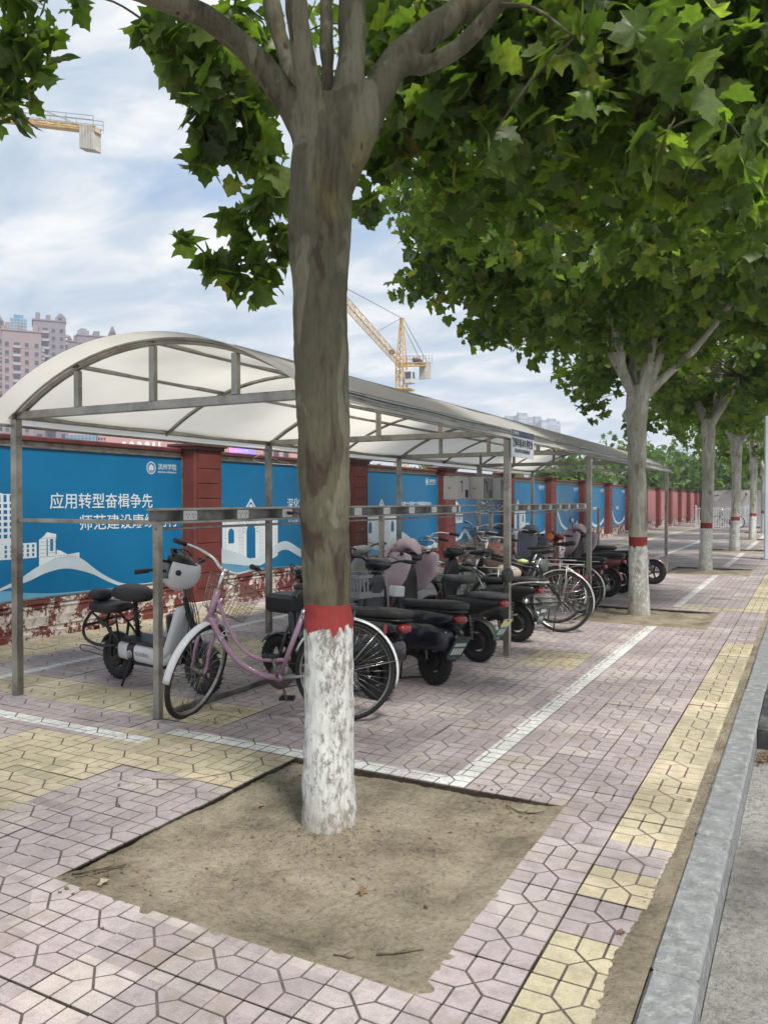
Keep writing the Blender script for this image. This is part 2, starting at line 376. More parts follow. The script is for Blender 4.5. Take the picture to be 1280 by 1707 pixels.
FAC = [inset(p, .0155, .012) for p in facets()]
def tile_mesh(name, mat, sx=TP, sy=TP):
    b = MB(); b.smooth = False
    for f in FAC:
        n = len(f); q = [((x-.5)*sx, (y-.5)*sy) for x, y in f]; cxm = sum(x for x, y in q)/n; cym = sum(y for x, y in q)/n
        vs = [(x+(cxm-x)*.022, y+(cym-y)*.022, 0) for x, y in q]+[(x, y, -.0022) for x, y in q]+[(x, y, -.0095) for x, y in q]
        fs = [tuple(range(n))]+[(n+k, n+(k+1) % n, (k+1) % n, k) for k in range(n)]+[(2*n+k, 2*n+(k+1) % n, n+(k+1) % n, n+k) for k in range(n)]
        b.add(vs, fs[:1+n]); b.f += [tuple(i+len(b.v)-3*n for i in f_) for f_ in fs[1+n:]]; b.m += [1]*n; b.sm += [False]*n
    e = .49; b.add([(-e*sx,-e*sy,-.0034),(e*sx,-e*sy,-.0034),(e*sx,e*sy,-.0034),(-e*sx,e*sy,-.0034)], [(0,1,2,3)], 1)
    me = b.build(name, [mat, M['groove']]); d = me.data; bpy.data.objects.remove(me); return d
t_pink = tile_mesh('paving_tile', M['pink_tile']); t_yel = tile_mesh('paving_tile', M['yellow_tile'])
rows = []                                    # (y0, height)
for j in range(30, 0, -1): rows.append((2.11-TP*j, TP))
for j in range(6): rows.append((2.11+.274*j, .274))
yy = 3.755
while yy < 62: rows.append((yy, TP)); yy += TP
cols = [(-.752, TP*1.05), (X0, TP*1.03)]
for i in range(1, 25): cols.append((X0-TP*i, TP))
def is_yellow(x, y, r):
    if x > -.75:
        if y < 2.64: return True
        if y < 2.86: return False
        if y < 3.14: return True
        if y < 3.41: return False
        if y < 8.8: return True
        if y < 11.4: return False
        return r.random() < .85
    if -4.3 < x < -3.3 and 2.5 < y < 3.4: return True
    if -3.9 < x < -2.6 and 3.2 < y < 3.72: return True
    if -5.8 < x < -3.4 and 3.95 < y < 4.5: return True
    if -7.1 < x < -6.5 and 4.6 < y < 9: return True
    if -5.3 < x < -4.6 and 5.5 < y < 6.9: return True
    if -2.35 < x < -1.75 and 6.9 < y < 7.5: return True
    if -1.6 < x < -1.0 and 11.4 < y < 11.75: return True
    if -1.05 < x < -.7 and 11.4 < y < 11.8: return True
    if y > 13 and -6 < x < -5.4: return True
    return False
lines = [  # painted strips: x0,x1,y0,y1
    (-1.651, -1.536, 3.76, 9.66), (-1.651, -1.536, 11.6, 16.9), (-1.68, -1.545, 19.0, 24.3), (-1.69, -1.55, 26.4, 31.8), (-1.69,-1.55,34,39),
    (-5.1, -3.55, 3.53, 3.645), (-3.55, -1.651, 3.76, 3.875), (-7.2, -5.1, 3.53, 3.645),
    (-5.94, -5.82, 3.9, 12.0), (-3.50, -3.38, 17.5, 34), (-5.40, -5.28, 12.2, 60)]
def in_line(x, y): return any(a-.13 < x < b+.13 and c-.13 < y < d+.13 for a, b, c, d in lines)
tr = random.Random(5); tiles = []
for (cx0, cw) in cols:
    for (ry, rh) in rows:
        x, y = cx0+cw/2, ry+rh/2
        if any(p[0] < x < p[1] and p[2] < y < p[3] for p in pits): continue
        ln = in_line(x, y)
        dz = 0 if ln else tr.uniform(-.0026, .0016); rz = tr.gauss(0, .0035); tx, ty_ = (0, 0) if ln else (max(-.012, min(.012, tr.gauss(0, .005))), max(-.012, min(.012, tr.gauss(0, .005))))
        if tr.random() < .04 and not ln: dz -= .003
        tiles.append((x+tr.gauss(0, .0006), y+tr.gauss(0, .0008), dz, tx, ty_, rz, rh/TP*.996, is_yellow(x, y, tr), cw/TP))
def vis_key(t):
    x, y = t[0], t[1]; d = y*cos(radians(28))-x*sin(radians(28)); l = x*cos(radians(28))+y*sin(radians(28))
    if d < 1.8 or abs(l/d) > .52: return 1e9
    return d
tiles.sort(key=vis_key)
for t in tiles[:300]:
    o = bpy.data.objects.new('paving_tile', t_yel if t[7] else t_pink); COL.objects.link(o); o.parent = pav
    o.location = (t[0], t[1], t[2]); o.rotation_euler = (t[3], t[4], t[5]); o.scale = (t[8], t[6], 1)
def joined_tiles(name, ts, me, mat, toponly):
    V0 = np.array([v.co[:] for v in me.vertices]); polys = [list(p.vertices) for p in me.polygons]; pm = [p.material_index for p in me.polygons]
    top_, low_ = [], []
    for p, q in zip(polys, pm):
        if toponly and q == 0 and max(abs(V0[i][2]) for i in p) > 1e-4: continue
        if toponly and q == 1 and p is not polys[-1]: continue
        (low_ if q else top_).append(p)
    Vs = []
    for t in ts:
        V = V0*np.array([t[8], t[6], 1]); c, s_ = cos(t[5]), sin(t[5])
        W = np.stack([V[:,0]*c-V[:,1]*s_, V[:,0]*s_+V[:,1]*c, V[:,2]+V[:,1]*t[3]-V[:,0]*t[4]], 1); Vs.append(W+np.array([t[0], t[1], t[2]]))
    V = np.concatenate(Vs); n0 = len(V0); off = (np.arange(len(ts))*n0)
    fan = lambda ps: [(p[0], p[k], p[k+1]) for p in ps for k in range(1, len(p)-1)]; tri = fan(top_); nt_ = len(tri); tri += fan(low_); nl_ = len(tri)-nt_
    F = (np.array(tri)[None]+off[:,None,None]).reshape(-1, 3)
    o = mesh_np(name, V, F, [mat, M['groove']], pav); o.data.polygons.foreach_set('material_index', np.tile(np.array([0]*nt_+[1]*nl_, dtype=np.int32), len(ts))); o['kind'] = 'stuff'; return o
for me, mat, fl, in ((t_pink, M['pink_tile'], False), (t_yel, M['yellow_tile'], True)):
    rest = [t for t in tiles[300:] if t[7] == fl]
    joined_tiles('paving_tiles', [t for t in rest if t[1] < 22], me, mat, False)
    joined_tiles('far_paving_tiles', [t for t in rest if t[1] >= 22], me, mat, True)
b = MB(); b.add([(WALLX+.06,62,.0),(-.44,62,.0),(-.44,158,.0),(WALLX+.06,158,.0)], [(0,1,2,3)], smooth=False)
b.build('far_paving', M['pink_tile'], pav)
# painted lines follow the tile facets
def clip(poly, x0, x1, y0, y1):
    for ax, lim, sg in ((0, x0, 1), (0, x1, -1), (1, y0, 1), (1, y1, -1)):
        out = []
        for i in range(len(poly)):
            p, q = poly[i-1], poly[i]; dp, dq = sg*(p[ax]-lim), sg*(q[ax]-lim)
            if (dp >= 0) != (dq >= 0):
                f = dp/(dp-dq); out.append((p[0]+(q[0]-p[0])*f, p[1]+(q[1]-p[1])*f))
            if dq >= 0: out.append(q)
        poly = out
        if len(poly) < 3: return None
    return poly
def paint_line(rects, label, group='white lines painted on the pavement'):
    b = MB()
    for (x0, x1, y0, y1) in rects:
        for t in tiles:
            if not (x0-.2 < t[0] < x1+.2 and y0-.2 < t[1] < y1+.2): continue
            c, s_ = cos(t[5]), sin(t[5])
            for f in FAC:
                q = [((x-.5)*TP*t[8], (y-.5)*TP*t[6]) for x, y in f]; q = [(x*c-y*s_+t[0], x*s_+y*c+t[1]) for x, y in q]
                cq = clip(q, x0, x1, y0, y1)
                if cq: b.add([(x, y, t[2]+.0012) for x, y in cq], [tuple(range(len(cq)))], smooth=False)
    o = b.build('painted_line', M['line_paint']); props(o, label, 'painted line', group); return o
paint_line(lines[:1], 'long worn white line running from the nearest soil pit towards the second tree')
paint_line(lines[1:2], 'white line on the pavement just beyond the second tree pit')
for k_ in (2,3,4): paint_line([lines[k_]], 'white line on the far pavement, %s beyond the second tree pit' % ('second','third','fourth')[k_-2])
paint_line([lines[5], lines[7]], 'white line crossing the pavement at the left, ending before the yellow tiles')
paint_line([lines[6]], 'white line along the back edge of the nearest soil pit')
paint_line([lines[8]], 'white line under the shelter in front of the blue banners')
paint_line([lines[9]], 'white line on the open pavement beyond the shelter, nearer the kerb')
paint_line([lines[10]], 'white line on the open pavement beyond the shelter, along the wall')

# ------------------------------------------------------------------ soil in the tree pits
def soil_grid(name, x0, x1, y0, y1, nx, ny, zf, parent=None, mat=None):
    xs = np.linspace(x0, x1, nx); ys_ = np.linspace(y0, y1, ny); V = []
    for y in ys_:
        for x in xs: V.append((x, y, zf(x, y)))
    F = [(j*nx+i, j*nx+i+1, (j+1)*nx+i+1, (j+1)*nx+i) for j in range(ny-1) for i in range(nx-1)]
    return mesh_np(name, np.array(V), np.array(F), mat or M['soil'], parent, True)
def pit_z(tx, ty):
    def f(x, y):
        d = hypot(x-tx, y-ty)
        z = -.030+.022*noise.noise(Vector((x*2.1, y*2.1, 3)))+.010*noise.noise(Vector((x*9, y*9, 1)))+.006*noise.noise(Vector((x*31, y*31, 2)))
        z += .05*math.exp(-(d/.2)**2)
        z = min(z, -.003) if d > .35 else z
        en = min(X0-x, y-(ty-.95))
        if en < .14: z = z+(-.002-z)*(1-max(en,0)/.14)**.7+.007*noise.noise(Vector((x*16, y*16, 7)))*(1 if en < .05 else .4)
        if en < 0: z -= .10*(-en)
        return z
    return f
for k, ty in enumerate(TREE_Y[:6]):
    n_ = (150, 75, 40, 24, 16, 12)[k]
    o = soil_grid('soil', -2.6, X0+.07, ty-1.01, ty+.72, n_, n_, pit_z(-1.91, ty)); props(o, kind='structure')
# soil washed over the yellow tiles beside the kerb, and the strip of grit along the kerb
def drift(x, y):
    w = .5+.5*noise.noise(Vector((y*1.7, 0, 5))); reach = -.456-.045*w*max(0, min(1, (3.1-y)/.5))-.02*max(0, min(1, (3.5-y)/.3))
    return (.006+.009*min(1, (x-reach)/.08)) if x > reach else max(-.02, .006+(x-reach)*.25)
o = soil_grid('washed_soil', -.68, -.424, -.5, 3.6, 26, 300, lambda x, y: drift(x, y)+.003*noise.noise(Vector((x*40, y*40, 0)))-(.03 if x < -.672 else 0)); props(o, kind='structure')
o = soil_grid('kerb_grit', -.486, -.431, 3.6, 40, 6, 1200, lambda x, y: -.004+.006*noise.noise(Vector((x*30, y*12, 0)))); props(o, kind='structure')
# pebbles and crumbs on the soil: nobody could count them
b = MB(); b.smooth = False; pr_ = random.Random(9)
def crumb(b, x, y, z, s, r):
    q = [(r.uniform(-1,1), r.uniform(-1,1), r.uniform(-.4,.8)) for _ in range(4)]
    vs = [(x-s*r.uniform(.6,1), y-s*r.uniform(.3,.9), z), (x+s*r.uniform(.6,1), y-s*r.uniform(.3,.8), z), (x+s*r.uniform(-.3,.3), y+s*r.uniform(.6,1), z), (x+s*r.uniform(-.3,.3), y+s*r.uniform(-.3,.3), z+s*r.uniform(.4,.9))]
    b.add(vs, [(0,1,3),(1,2,3),(2,0,3)], smooth=False)
pz = pit_z(-1.91, 3.06)
for _ in range(7000):
    b.mi = 1 if pr_.random() < .45 else 0
    x, y = pr_.uniform(-2.55, -1.05), pr_.uniform(2.15, 3.72)
    if pr_.random() < .5:
        a = pr_.uniform(0, 6.28); d = abs(pr_.gauss(0, .35))+.12; x, y = -1.91+d*cos(a), 3.06+d*sin(a)
        if not (-2.55 < x < -1.05 and 2.15 < y < 3.72): continue
    crumb(b, x, y, pz(x, y)-.001, pr_.choice([.002,.003,.003,.004,.005,.008]), pr_)
for _ in range(2600):
    b.mi = 1 if pr_.random() < .5 else 0; y = pr_.uniform(1.5, 9); x = pr_.uniform(-.52 if y < 3.2 else -.475, -.432); crumb(b, x, y, .004, pr_.choice([.002,.003,.005]), pr_)
for _ in range(1500):
    b.mi = 1 if pr_.random() < .5 else 0; y = pr_.uniform(1.5, 9); crumb(b, -.27+abs(pr_.gauss(0, .05)), y, -.125, pr_.choice([.002,.003,.005]), pr_)
props(b.build('soil_crumbs', [M['soil'], M['groove']], None), kind='stuff')
# scraps of dry leaf litter and twigs
M['deadleaf'] = P('dry_leaf', (.16,.105,.055), .8, 0, .35, 20)
M['paledead'] = P('pale_dry_leaf', (.33,.29,.20), .8, 0, .2, 20)
M['twig'] = P('dry_twig', (.10,.075,.05), .85, 0, .3, 30)
b = MB(); b.smooth = False
def flake(b, x, y, z, s, r):
    a = r.uniform(0, 6.28); n = 6; vs = [(x, y, z+s*.25*r.random()+.002)]
    for k in range(n):
        q = a+2*pi*k/n; rr = s*r.uniform(.45, 1); vs.append((x+rr*cos(q), y+rr*sin(q)*.7, z+.002+s*r.uniform(0, .35)))
    b.add(vs, [(0, 1+k, 1+(k+1) % n) for k in range(n)], smooth=False)
for (x, y, s, n) in [(-2.45,3.62,.12,46),(-2.45,2.2,.08,30),(-1.35,3.64,.25,50),(-3.45,4.1,.12,60),(-.20,5.4,.09,380),(-2.2,2.25,.2,15),(-1.91,3.06,.28,40)]:
    for _ in range(n):
        xx, yy = x+pr_.gauss(0, s*.6), y+pr_.gauss(0, s*.9)
        if x == -.20: xx = -.27+abs(pr_.gauss(0, .09))
        z = -.125 if x == -.20 else (pz(xx, yy) if (-2.6 < xx < X0 and 2.1 < yy < 3.77) else 0)
        flake(b, xx, yy, z+(pr_.random()*.012 if x in (-.20,-3.45) else 0), pr_.uniform(.006, .014), pr_)
props(b.build('leaf_litter', [M['deadleaf']]), kind='stuff')
def dead_leaf(x, y, s, label, mat='deadleaf', seed=1):
    r = random.Random(seed); b = MB(); z = (pz(x, y) if (-2.6 < x < X0 and 2.1 < y < 3.77) else 0)+.003; n = 14; a0 = r.uniform(0, 6)
    vs = [(0,0,.004)]
    for ring_, f in ((1,.55),(2,1)):
        for k in range(n):
            q = 2*pi*k/n; rr = s*f*(.72+.28*cos(5*q))*r.uniform(.85, 1.1); vs.append((rr*cos(q), rr*sin(q)*.75, .004+s*f*(.22*abs(sin(1.5*q))+r.uniform(0,.12))))
    fs = [(0, 1+k, 1+(k+1) % n) for k in range(n)]+[(1+k, 1+n+k, 1+n+(k+1) % n, 1+(k+1) % n) for k in range(n)]
    b.add(vs, fs); o = b.build('dry_leaf', M[mat]); o.location = (x, y, z); o.rotation_euler = (r.gauss(0,.2), r.gauss(0,.2), a0)
    props(o, label, 'leaf', 'dry leaves fallen on the ground'); return o
for i, (x, y, s, l, m) in enumerate([
    (-1.49,2.62,.032,'brown curled leaf lying in the middle of the soil in front of the trunk','deadleaf'),
    (-1.22,2.62,.018,'small round brown leaf on the right half of the soil pit','deadleaf'),
    (-2.33,3.12,.020,'dark curled leaf on the soil left of the trunk','deadleaf'),
    (-2.48,2.32,.024,'brown leaf lying near the stick in the left corner of the soil','deadleaf'),
    (-2.39,3.35,.022,'brown leaf at the back left edge of the soil pit','deadleaf'),
    (-2.37,2.17,.036,'pale grey-green leaf near the left corner of the soil pit','paledead'),
    (-.545,2.73,.024,'dry leaf standing up in the soil beside the kerb','deadleaf'),
    (-2.9,2.75,.018,'small brown leaf on the pink tiles left of the soil pit','deadleaf'),
    (-3.1,2.95,.016,'curled leaf scrap on the yellow tiles at the left','deadleaf'),
    (-.50,4.1,.018,'dark leaf lying against the kerb beside the yellow strip','deadleaf')]):
    dead_leaf(x, y, s, l, m, i+3)
def twig(pts, r, label):
    b = MB(); P_ = [(x, y, (pz(x, y) if (-2.6 < x < X0 and 2.1 < y < 3.77) else 0)+dz+r*.6) for x, y, dz in pts]
    q = spline(P_, 4); rr = random.Random(int(r*1e5)+len(pts)); q = [(x+rr.gauss(0,.0015), y+rr.gauss(0,.0015), z+rr.gauss(0,.0008)) for x, y, z in q]
    b.tube(q, [r*rr.uniform(.7,1.15)*(1-.5*i/len(q)) for i in range(len(q))], 6); m = q[len(q)//2]; b.tube([m, (m[0]+.02, m[1]+.03, m[2]+.006)], [r*.6, r*.25], 5); props(b.build('twig', M['twig']), label, 'twig', 'fallen twigs')
twig([(-2.54,2.17,.004),(-2.5,2.23,.006),(-2.46,2.3,.012),(-2.44,2.36,.006)], .006, 'thick short stick lying in the left corner of the soil pit')
twig([(-2.51,2.16,.004),(-2.48,2.21,.004),(-2.47,2.25,.004)], .0035, 'thin stick beside the thick one in the left corner of the soil')
twig([(-1.28,3.66,.01),(-1.18,3.63,.006),(-1.08,3.64,.008)], .005, 'brown stick at the back right edge of the soil pit')
twig([(-1.24,2.28,.004),(-1.17,2.31,.006),(-1.1,2.35,.004)], .004, 'dark twig on the soil near its front right corner')
twig([(-1.35,2.19,.004),(-1.32,2.2,.004),(-1.29,2.22,.003)], .0035, 'short twig at the front edge of the soil pit')
twig([(-3.02,3.1,.002),(-2.86,3.18,.006),(-2.78,3.28,.004),(-2.7,3.45,.004),(-2.72,3.62,.004)], .0022, 'long thin twig lying across the pink and yellow tiles')
# rubber kerb ramp
M['rampdots'] = P('black_rubber_ramp', (.035,.036,.04), .6, 0, .2, 9, dirt=(.12,.11,.10), ds=5)
ra = empty('kerb_ramp', (-.278, 5.6, -.125), label='black rubber ramp with ribbed top against the kerb', cat='ramp')
b = MB(); prof = [(0,0),(.42,0),(.42,.012),(.05,.128),(0,.128)]; L_ = 1.9
b.add([(x, 0, z) for x, z in prof]+[(x, L_, z) for x, z in prof], [(0,1,2,3,4),(9,8,7,6,5)]+[(k, 5+k, 5+(k+1) % 5, (k+1) % 5) for k in range(5)], smooth=False)
b.build('wedge', M['rampdots'], ra)
b = MB(); b.smooth = False
for i in range(76):
    for k in range(8):
        y = .02+i*.0245+(.012 if k % 2 else 0); x0, x1 = .06+k*.044, .06+k*.044+.036; z0, z1 = [.128-(x-.05)*.3135+.0005 for x in (x0, x1)]; s = .006 if k % 2 else -.006
        b.add([(x0,y-.004-s,z0),(x1,y-.004+s,z1),(x1,y+.004+s,z1),(x0,y+.004-s,z0),(x0,y-s,z0+.005),(x1,y+s,z1+.005)], [(0,1,5,4),(3,4,5,2),(0,4,3),(1,2,5)])
b.build('tread_ribs', M['rampdots'], ra)['kind'] = 'stuff'
# ------------------------------------------------------------------ street trees
def barkmat(name, lo, mid, hi, bandz=(.885, 1.0), white=(.60,.61,.59)):
    m, t, b = newmat(name); pos = geo_pos(t)
    st = N(t, 'ShaderNodeMapping'); st.inputs['Scale'].default_value = (1, 1, .32); t.links.new(pos, st.inputs[0])
    n1 = N(t, 'ShaderNodeTexNoise', inp={'Scale': 7.0, 'Detail': 6.0, 'Roughness': .55, 'Distortion': .6}); t.links.new(st.outputs[0], n1.inputs['Vector'])
    c = ramp(t, [(.36, lo), (.42, mid), (.53, mid), (.57, hi), (.75, tuple(x*1.15 for x in hi))], n1.outputs[0])
    n2 = N(t, 'ShaderNodeTexNoise', inp={'Scale': 3.0, 'Detail': 3.0}); t.links.new(pos, n2.inputs['Vector'])
    c = mix(t, c, (.19,.165,.06), ramp(t, [(.6, 0), (.72, .45)], n2.outputs[0]))
    st2 = N(t, 'ShaderNodeMapping'); st2.inputs['Scale'].default_value = (1, 1, .14); t.links.new(pos, st2.inputs[0])
    n3 = N(t, 'ShaderNodeTexNoise', inp={'Scale': 55.0, 'Detail': 8.0, 'Roughness': .7}); t.links.new(st2.outputs[0], n3.inputs['Vector'])
    c = mix(t, c, ramp(t, [(.3, (.62,.6,.58)), (.5, (1,1,1)), (.7, (1.15,1.15,1.12))], n3.outputs[0]), 1, 'MULTIPLY')
    v = N(t, 'ShaderNodeTexNoise', inp={'Scale': 16.0, 'Detail': 2.0}); t.links.new(st.outputs[0], v.inputs['Vector'])
    c = mix(t, c, (.045,.03,.02), ramp(t, [(.70, 0), (.74, .85)], v.outputs[0]))
    # paint bands
    sz = N(t, 'ShaderNodeSeparateXYZ'); t.links.new(pos, sz.inputs[0])
    n4 = N(t, 'ShaderNodeTexNoise', inp={'Scale': 9.0, 'Detail': 5.0}); t.links.new(pos, n4.inputs['Vector'])
    n7 = N(t, 'ShaderNodeTexNoise', inp={'Scale': 40.0, 'Detail': 3.0}); t.links.new(st2.outputs[0], n7.inputs['Vector'])
    zz = mth(t, 'ADD', mth(t, 'ADD', sz.outputs[2], mth(t, 'MULTIPLY', mth(t, 'SUBTRACT', n4.outputs[0], .5), .09)), mth(t, 'MULTIPLY', mth(t, 'SUBTRACT', n7.outputs[0], .5), .08))
    zr = mth(t, 'ADD', sz.outputs[2], mth(t, 'MULTIPLY', mth(t, 'SUBTRACT', n4.outputs[0], .5), .02))
    st3 = N(t, 'ShaderNodeMapping'); st3.inputs['Scale'].default_value = (1, 1, .5); t.links.new(pos, st3.inputs[0])
    n5 = N(t, 'ShaderNodeTexNoise', inp={'Scale': 34.0, 'Detail': 10.0, 'Roughness': .8}); t.links.new(st3.outputs[0], n5.inputs['Vector'])
    n6 = N(t, 'ShaderNodeTexNoise', inp={'Scale': 5.0, 'Detail': 3.0}); t.links.new(st2.outputs[0], n6.inputs['Vector'])
    wear = mth(t, 'ADD', mth(t, 'MULTIPLY', n5.outputs[0], .62), mth(t, 'MULTIPLY', n6.outputs[0], .38))
    wear = mth(t, 'ADD', wear, mth(t, 'MULTIPLY', mth(t, 'LESS_THAN', sz.outputs[2], .45), .012))
    pk = ramp(t, [(.485, 1), (.545, .12)], wear)
    wmask = mth(t, 'MULTIPLY', mth(t, 'LESS_THAN', zz, bandz[0]), pk)
    wc = mix(t, (white[0],white[1],white[2]), (.42,.43,.41), ramp(t, [(.38, .8), (.55, 0)], n3.outputs[0]))
    under = mix(t, c, (.20,.19,.165), .6)
    c2 = mix(t, c, under, mth(t, 'LESS_THAN', zz, bandz[0]))
    c2 = mix(t, c2, wc, wmask)
    rmask = mth(t, 'MULTIPLY', mth(t, 'GREATER_THAN', zz, bandz[0]), mth(t, 'LESS_THAN', zr, bandz[1]))
    rmask = mth(t, 'MULTIPLY', rmask, ramp(t, [(.55, 1), (.63, .2)], wear))
    c2 = mix(t, c2, mix(t, (.20,.025,.028), (.30,.045,.04), n3.outputs[0]), rmask)
    c2 = mix(t, c2, (.24,.20,.14), mth(t, 'MULTIPLY', ramp(t, [(0, .75), (.16, 0)], mth(t, 'ADD', sz.outputs[2], mth(t, 'MULTIPLY', mth(t, 'SUBTRACT', n7.outputs[0], .5), .12))), .8))
    t.links.new(c2, b.inputs['Base Color']); b.inputs['Roughness'].default_value = .82; b.inputs['Specular IOR Level'].default_value = .25
    bp = N(t, 'ShaderNodeBump', inp={'Strength': .5, 'Distance': .012})
    t.links.new(mth(t, 'ADD', mth(t, 'ADD', n3.outputs[0], mth(t, 'MULTIPLY', n1.outputs[0], .8)), mth(t, 'MULTIPLY', wmask, .35)), bp.inputs['Height']); t.links.new(bp.outputs[0], b.inputs['Normal'])
    return m
M['bark'] = barkmat('plane_tree_bark', (.058,.044,.032), (.10,.092,.062), (.16,.15,.108))
M['bark_pale'] = barkmat('pale_plane_tree_bark', (.23,.21,.17), (.36,.345,.29), (.45,.435,.38))
def leafmat(name, stops):
    m, t, b = newmat(name); t.nodes.remove(b)
    at = N(t, 'ShaderNodeAttribute', attribute_name='tint'); oi = N(t, 'ShaderNodeObjectInfo')
    f = mth(t, 'FRACT', mth(t, 'ADD', at.outputs['Fac'], oi.outputs['Random']))
    c = ramp(t, stops, f)
    pos = geo_pos(t); n = N(t, 'ShaderNodeTexNoise', inp={'Scale': 35.0, 'Detail': 3.0}); t.links.new(pos, n.inputs['Vector'])
    c = mix(t, c, ramp(t, [(.3, .75), (.7, 1.2)], n.outputs[0]), 1, 'MULTIPLY')
    pb = N(t, 'ShaderNodeBsdfPrincipled', inp={'Roughness': .42, 'Specular IOR Level': .45}); t.links.new(c, pb.inputs['Base Color'])
    tl = N(t, 'ShaderNodeBsdfTranslucent'); t.links.new(mix(t, c, (2.6,2.9,1.1), 1, 'MULTIPLY'), tl.inputs[0])
    ms = N(t, 'ShaderNodeMixShader', inp={0: .52}); t.links.new(pb.outputs[0], ms.inputs[1]); t.links.new(tl.outputs[0], ms.inputs[2])
    t.links.new(ms.outputs[0], t.nodes['Material Output'].inputs[0]); return m
GR = [(0, (.045,.072,.016)), (.35, (.066,.106,.022)), (.65, (.09,.138,.028)), (.9, (.12,.165,.033)), (.975, (.135,.17,.034)), (1, (.16,.12,.03))]
M['leaf'] = leafmat('plane_leaf', GR)
M['leaf_far'] = leafmat('far_leaf', [(0, (.055,.085,.05)), (.5, (.075,.115,.06)), (1, (.11,.15,.075))])
# leaf outlines (unit length), fan round a centre
def leaf_template(kind):
    if kind == 'fine':
        h = [(.02,-.02),(.18,-.11),(.30,-.07),(.47,-.04),(.43,.07),(.38,.16),(.48,.26),(.59,.43),(.46,.43),(.36,.45),(.29,.52),(.30,.65),(.14,.76)]
        out = [(0,0)]+h+[(0,1.0)]+[(-x, y) for x, y in h[::-1]]
    else:
        h = [(.19,-.10),(.47,-.03),(.37,.17),(.58,.43),(.32,.48),(.27,.66)]
        out = [(0,0)]+h+[(0,.98)]+[(-x, y) for x, y in h[::-1]]
    pts = [(0,.30)]+out
    V = np.array([(x, y, -.22*(x*x)*1.4+.05*sin(7*x)-.28*(y-.3)**2*(1 if y > .3 else .3)) for x, y in pts]); n = len(out)
    F = np.array([(0, 1+k, 1+(k+1) % n) for k in range(n)])
    return V, F
LT = {k: leaf_template(k) for k in ('fine', 'rough')}
def leaf_frames(c, r, rng, droop=.75):
    n = len(c)
    t = rng.normal(size=(n, 3)); t[:, 2] = t[:, 2]*.5-droop; t /= np.linalg.norm(t, axis=1)[:, None]
    q = rng.normal(size=(n, 3)); q[:, 2] += .5; q -= t*(q*t).sum(1)[:, None]; q /= np.linalg.norm(q, axis=1)[:, None]
    s = np.cross(t, q); return s, t, q
def leaf_points(blobs, rng):
    C_ = []
    for (x, y, z, r, n) in blobs:
        rz = r if not hasattr(r, '__len__') else r[1]; rr = r if not hasattr(r, '__len__') else r[0]
        d = rng.normal(size=(n, 3)); d /= np.linalg.norm(d, axis=1)[:, None]; d *= (rng.random(n)**.45)[:, None]
        C_.append(np.array([x, y, z])+d*np.array([rr, rr, rz]))
    return np.concatenate(C_)
def leaves_obj(name, P_, size, rng, kind, parent, mat):
    V0, F0 = LT[kind]; n = len(P_); s, t, q = leaf_frames(P_, None, rng); L = size*rng.uniform(.55, 1.3, n)
    wx, wz, tw = rng.uniform(.72, 1.08, n)[:, None, None], rng.uniform(-.4, 2.6, n)[:, None, None], rng.normal(0, .28, n)[:, None, None]
    zc_ = V0[None, :, 2:3]*wz+V0[None, :, 0:1]*tw+V0[None, :, 0:1]*V0[None, :, 1:2]*tw*1.3
    V = P_[:, None, :]+L[:, None, None]*(V0[None, :, 0:1]*wx*s[:, None]+V0[None, :, 1:2]*t[:, None]+zc_*q[:, None])
    V = V.reshape(-1, 3); F = (F0[None]+(np.arange(n)*len(V0))[:, None, None]).reshape(-1, 3)
    o = mesh_np(name, V, F, mat, parent, True, np.repeat(rng.random(n)*.999, len(V0))); o['kind'] = 'stuff'; return o
_lm = {}
def leaf_singles(P_, size, rng, kind, parent, mat):
    if kind not in _lm:
        V0, F0 = LT[kind]; o = mesh_np('leaf', V0, F0, mat, None, True, np.zeros(len(V0))); _lm[kind] = o.data; bpy.data.objects.remove(o)
    s, t, q = leaf_frames(P_, None, rng)
    for i in range(len(P_)):
        o = bpy.data.objects.new('leaf', _lm[kind]); COL.objects.link(o); o.parent = parent; k = size*rng.uniform(.65, 1.25)
        m = Matrix(((s[i][0],t[i][0],q[i][0],P_[i][0]),(s[i][1],t[i][1],q[i][1],P_[i][1]),(s[i][2],t[i][2],q[i][2],P_[i][2]),(0,0,0,1)))
        o.matrix_basis = m @ Matrix.Diagonal((k*rng.uniform(.72, 1.08), k, k*rng.uniform(-.3, 2.4), 1))
def view_depth(P_):
    a = radians(28); d = P_[:,1]*cos(a)-P_[:,0]*sin(a); l = P_[:,0]*cos(a)+P_[:,1]*sin(a); z = P_[:,2]-EYE
    ok = (d > .5) & (np.abs(l/d) < .5) & (z/d < .64); return np.where(ok, d, 1e9)
def trunk_obj(name, skel, voxel, mat, parent, smooth_it=6):
    b = MB()
    for pts, rs, n in skel:
        sp_ = spline(pts, 5); k = len(sp_); rr = [np.interp(i/(k-1)*(len(rs)-1), range(len(rs)), rs) for i in range(k)]
        b.tube(sp_, rr, n)
    o = b.build(name, mat, parent)
    md = o.modifiers.new('remesh', 'REMESH'); md.mode = 'VOXEL'; md.voxel_size = voxel; md.use_smooth_shade = True
    if smooth_it: s_ = o.modifiers.new('smooth', 'SMOOTH'); s_.iterations = smooth_it; s_.factor = .5
    tx = bpy.data.textures.get('lumps') or bpy.data.textures.new('lumps', 'CLOUDS'); tx.noise_scale = .16
    d_ = o.modifiers.new('lumps', 'DISPLACE'); d_.texture = tx; d_.strength = .022; d_.mid_level = .5; d_.texture_coords = 'GLOBAL'
    return o
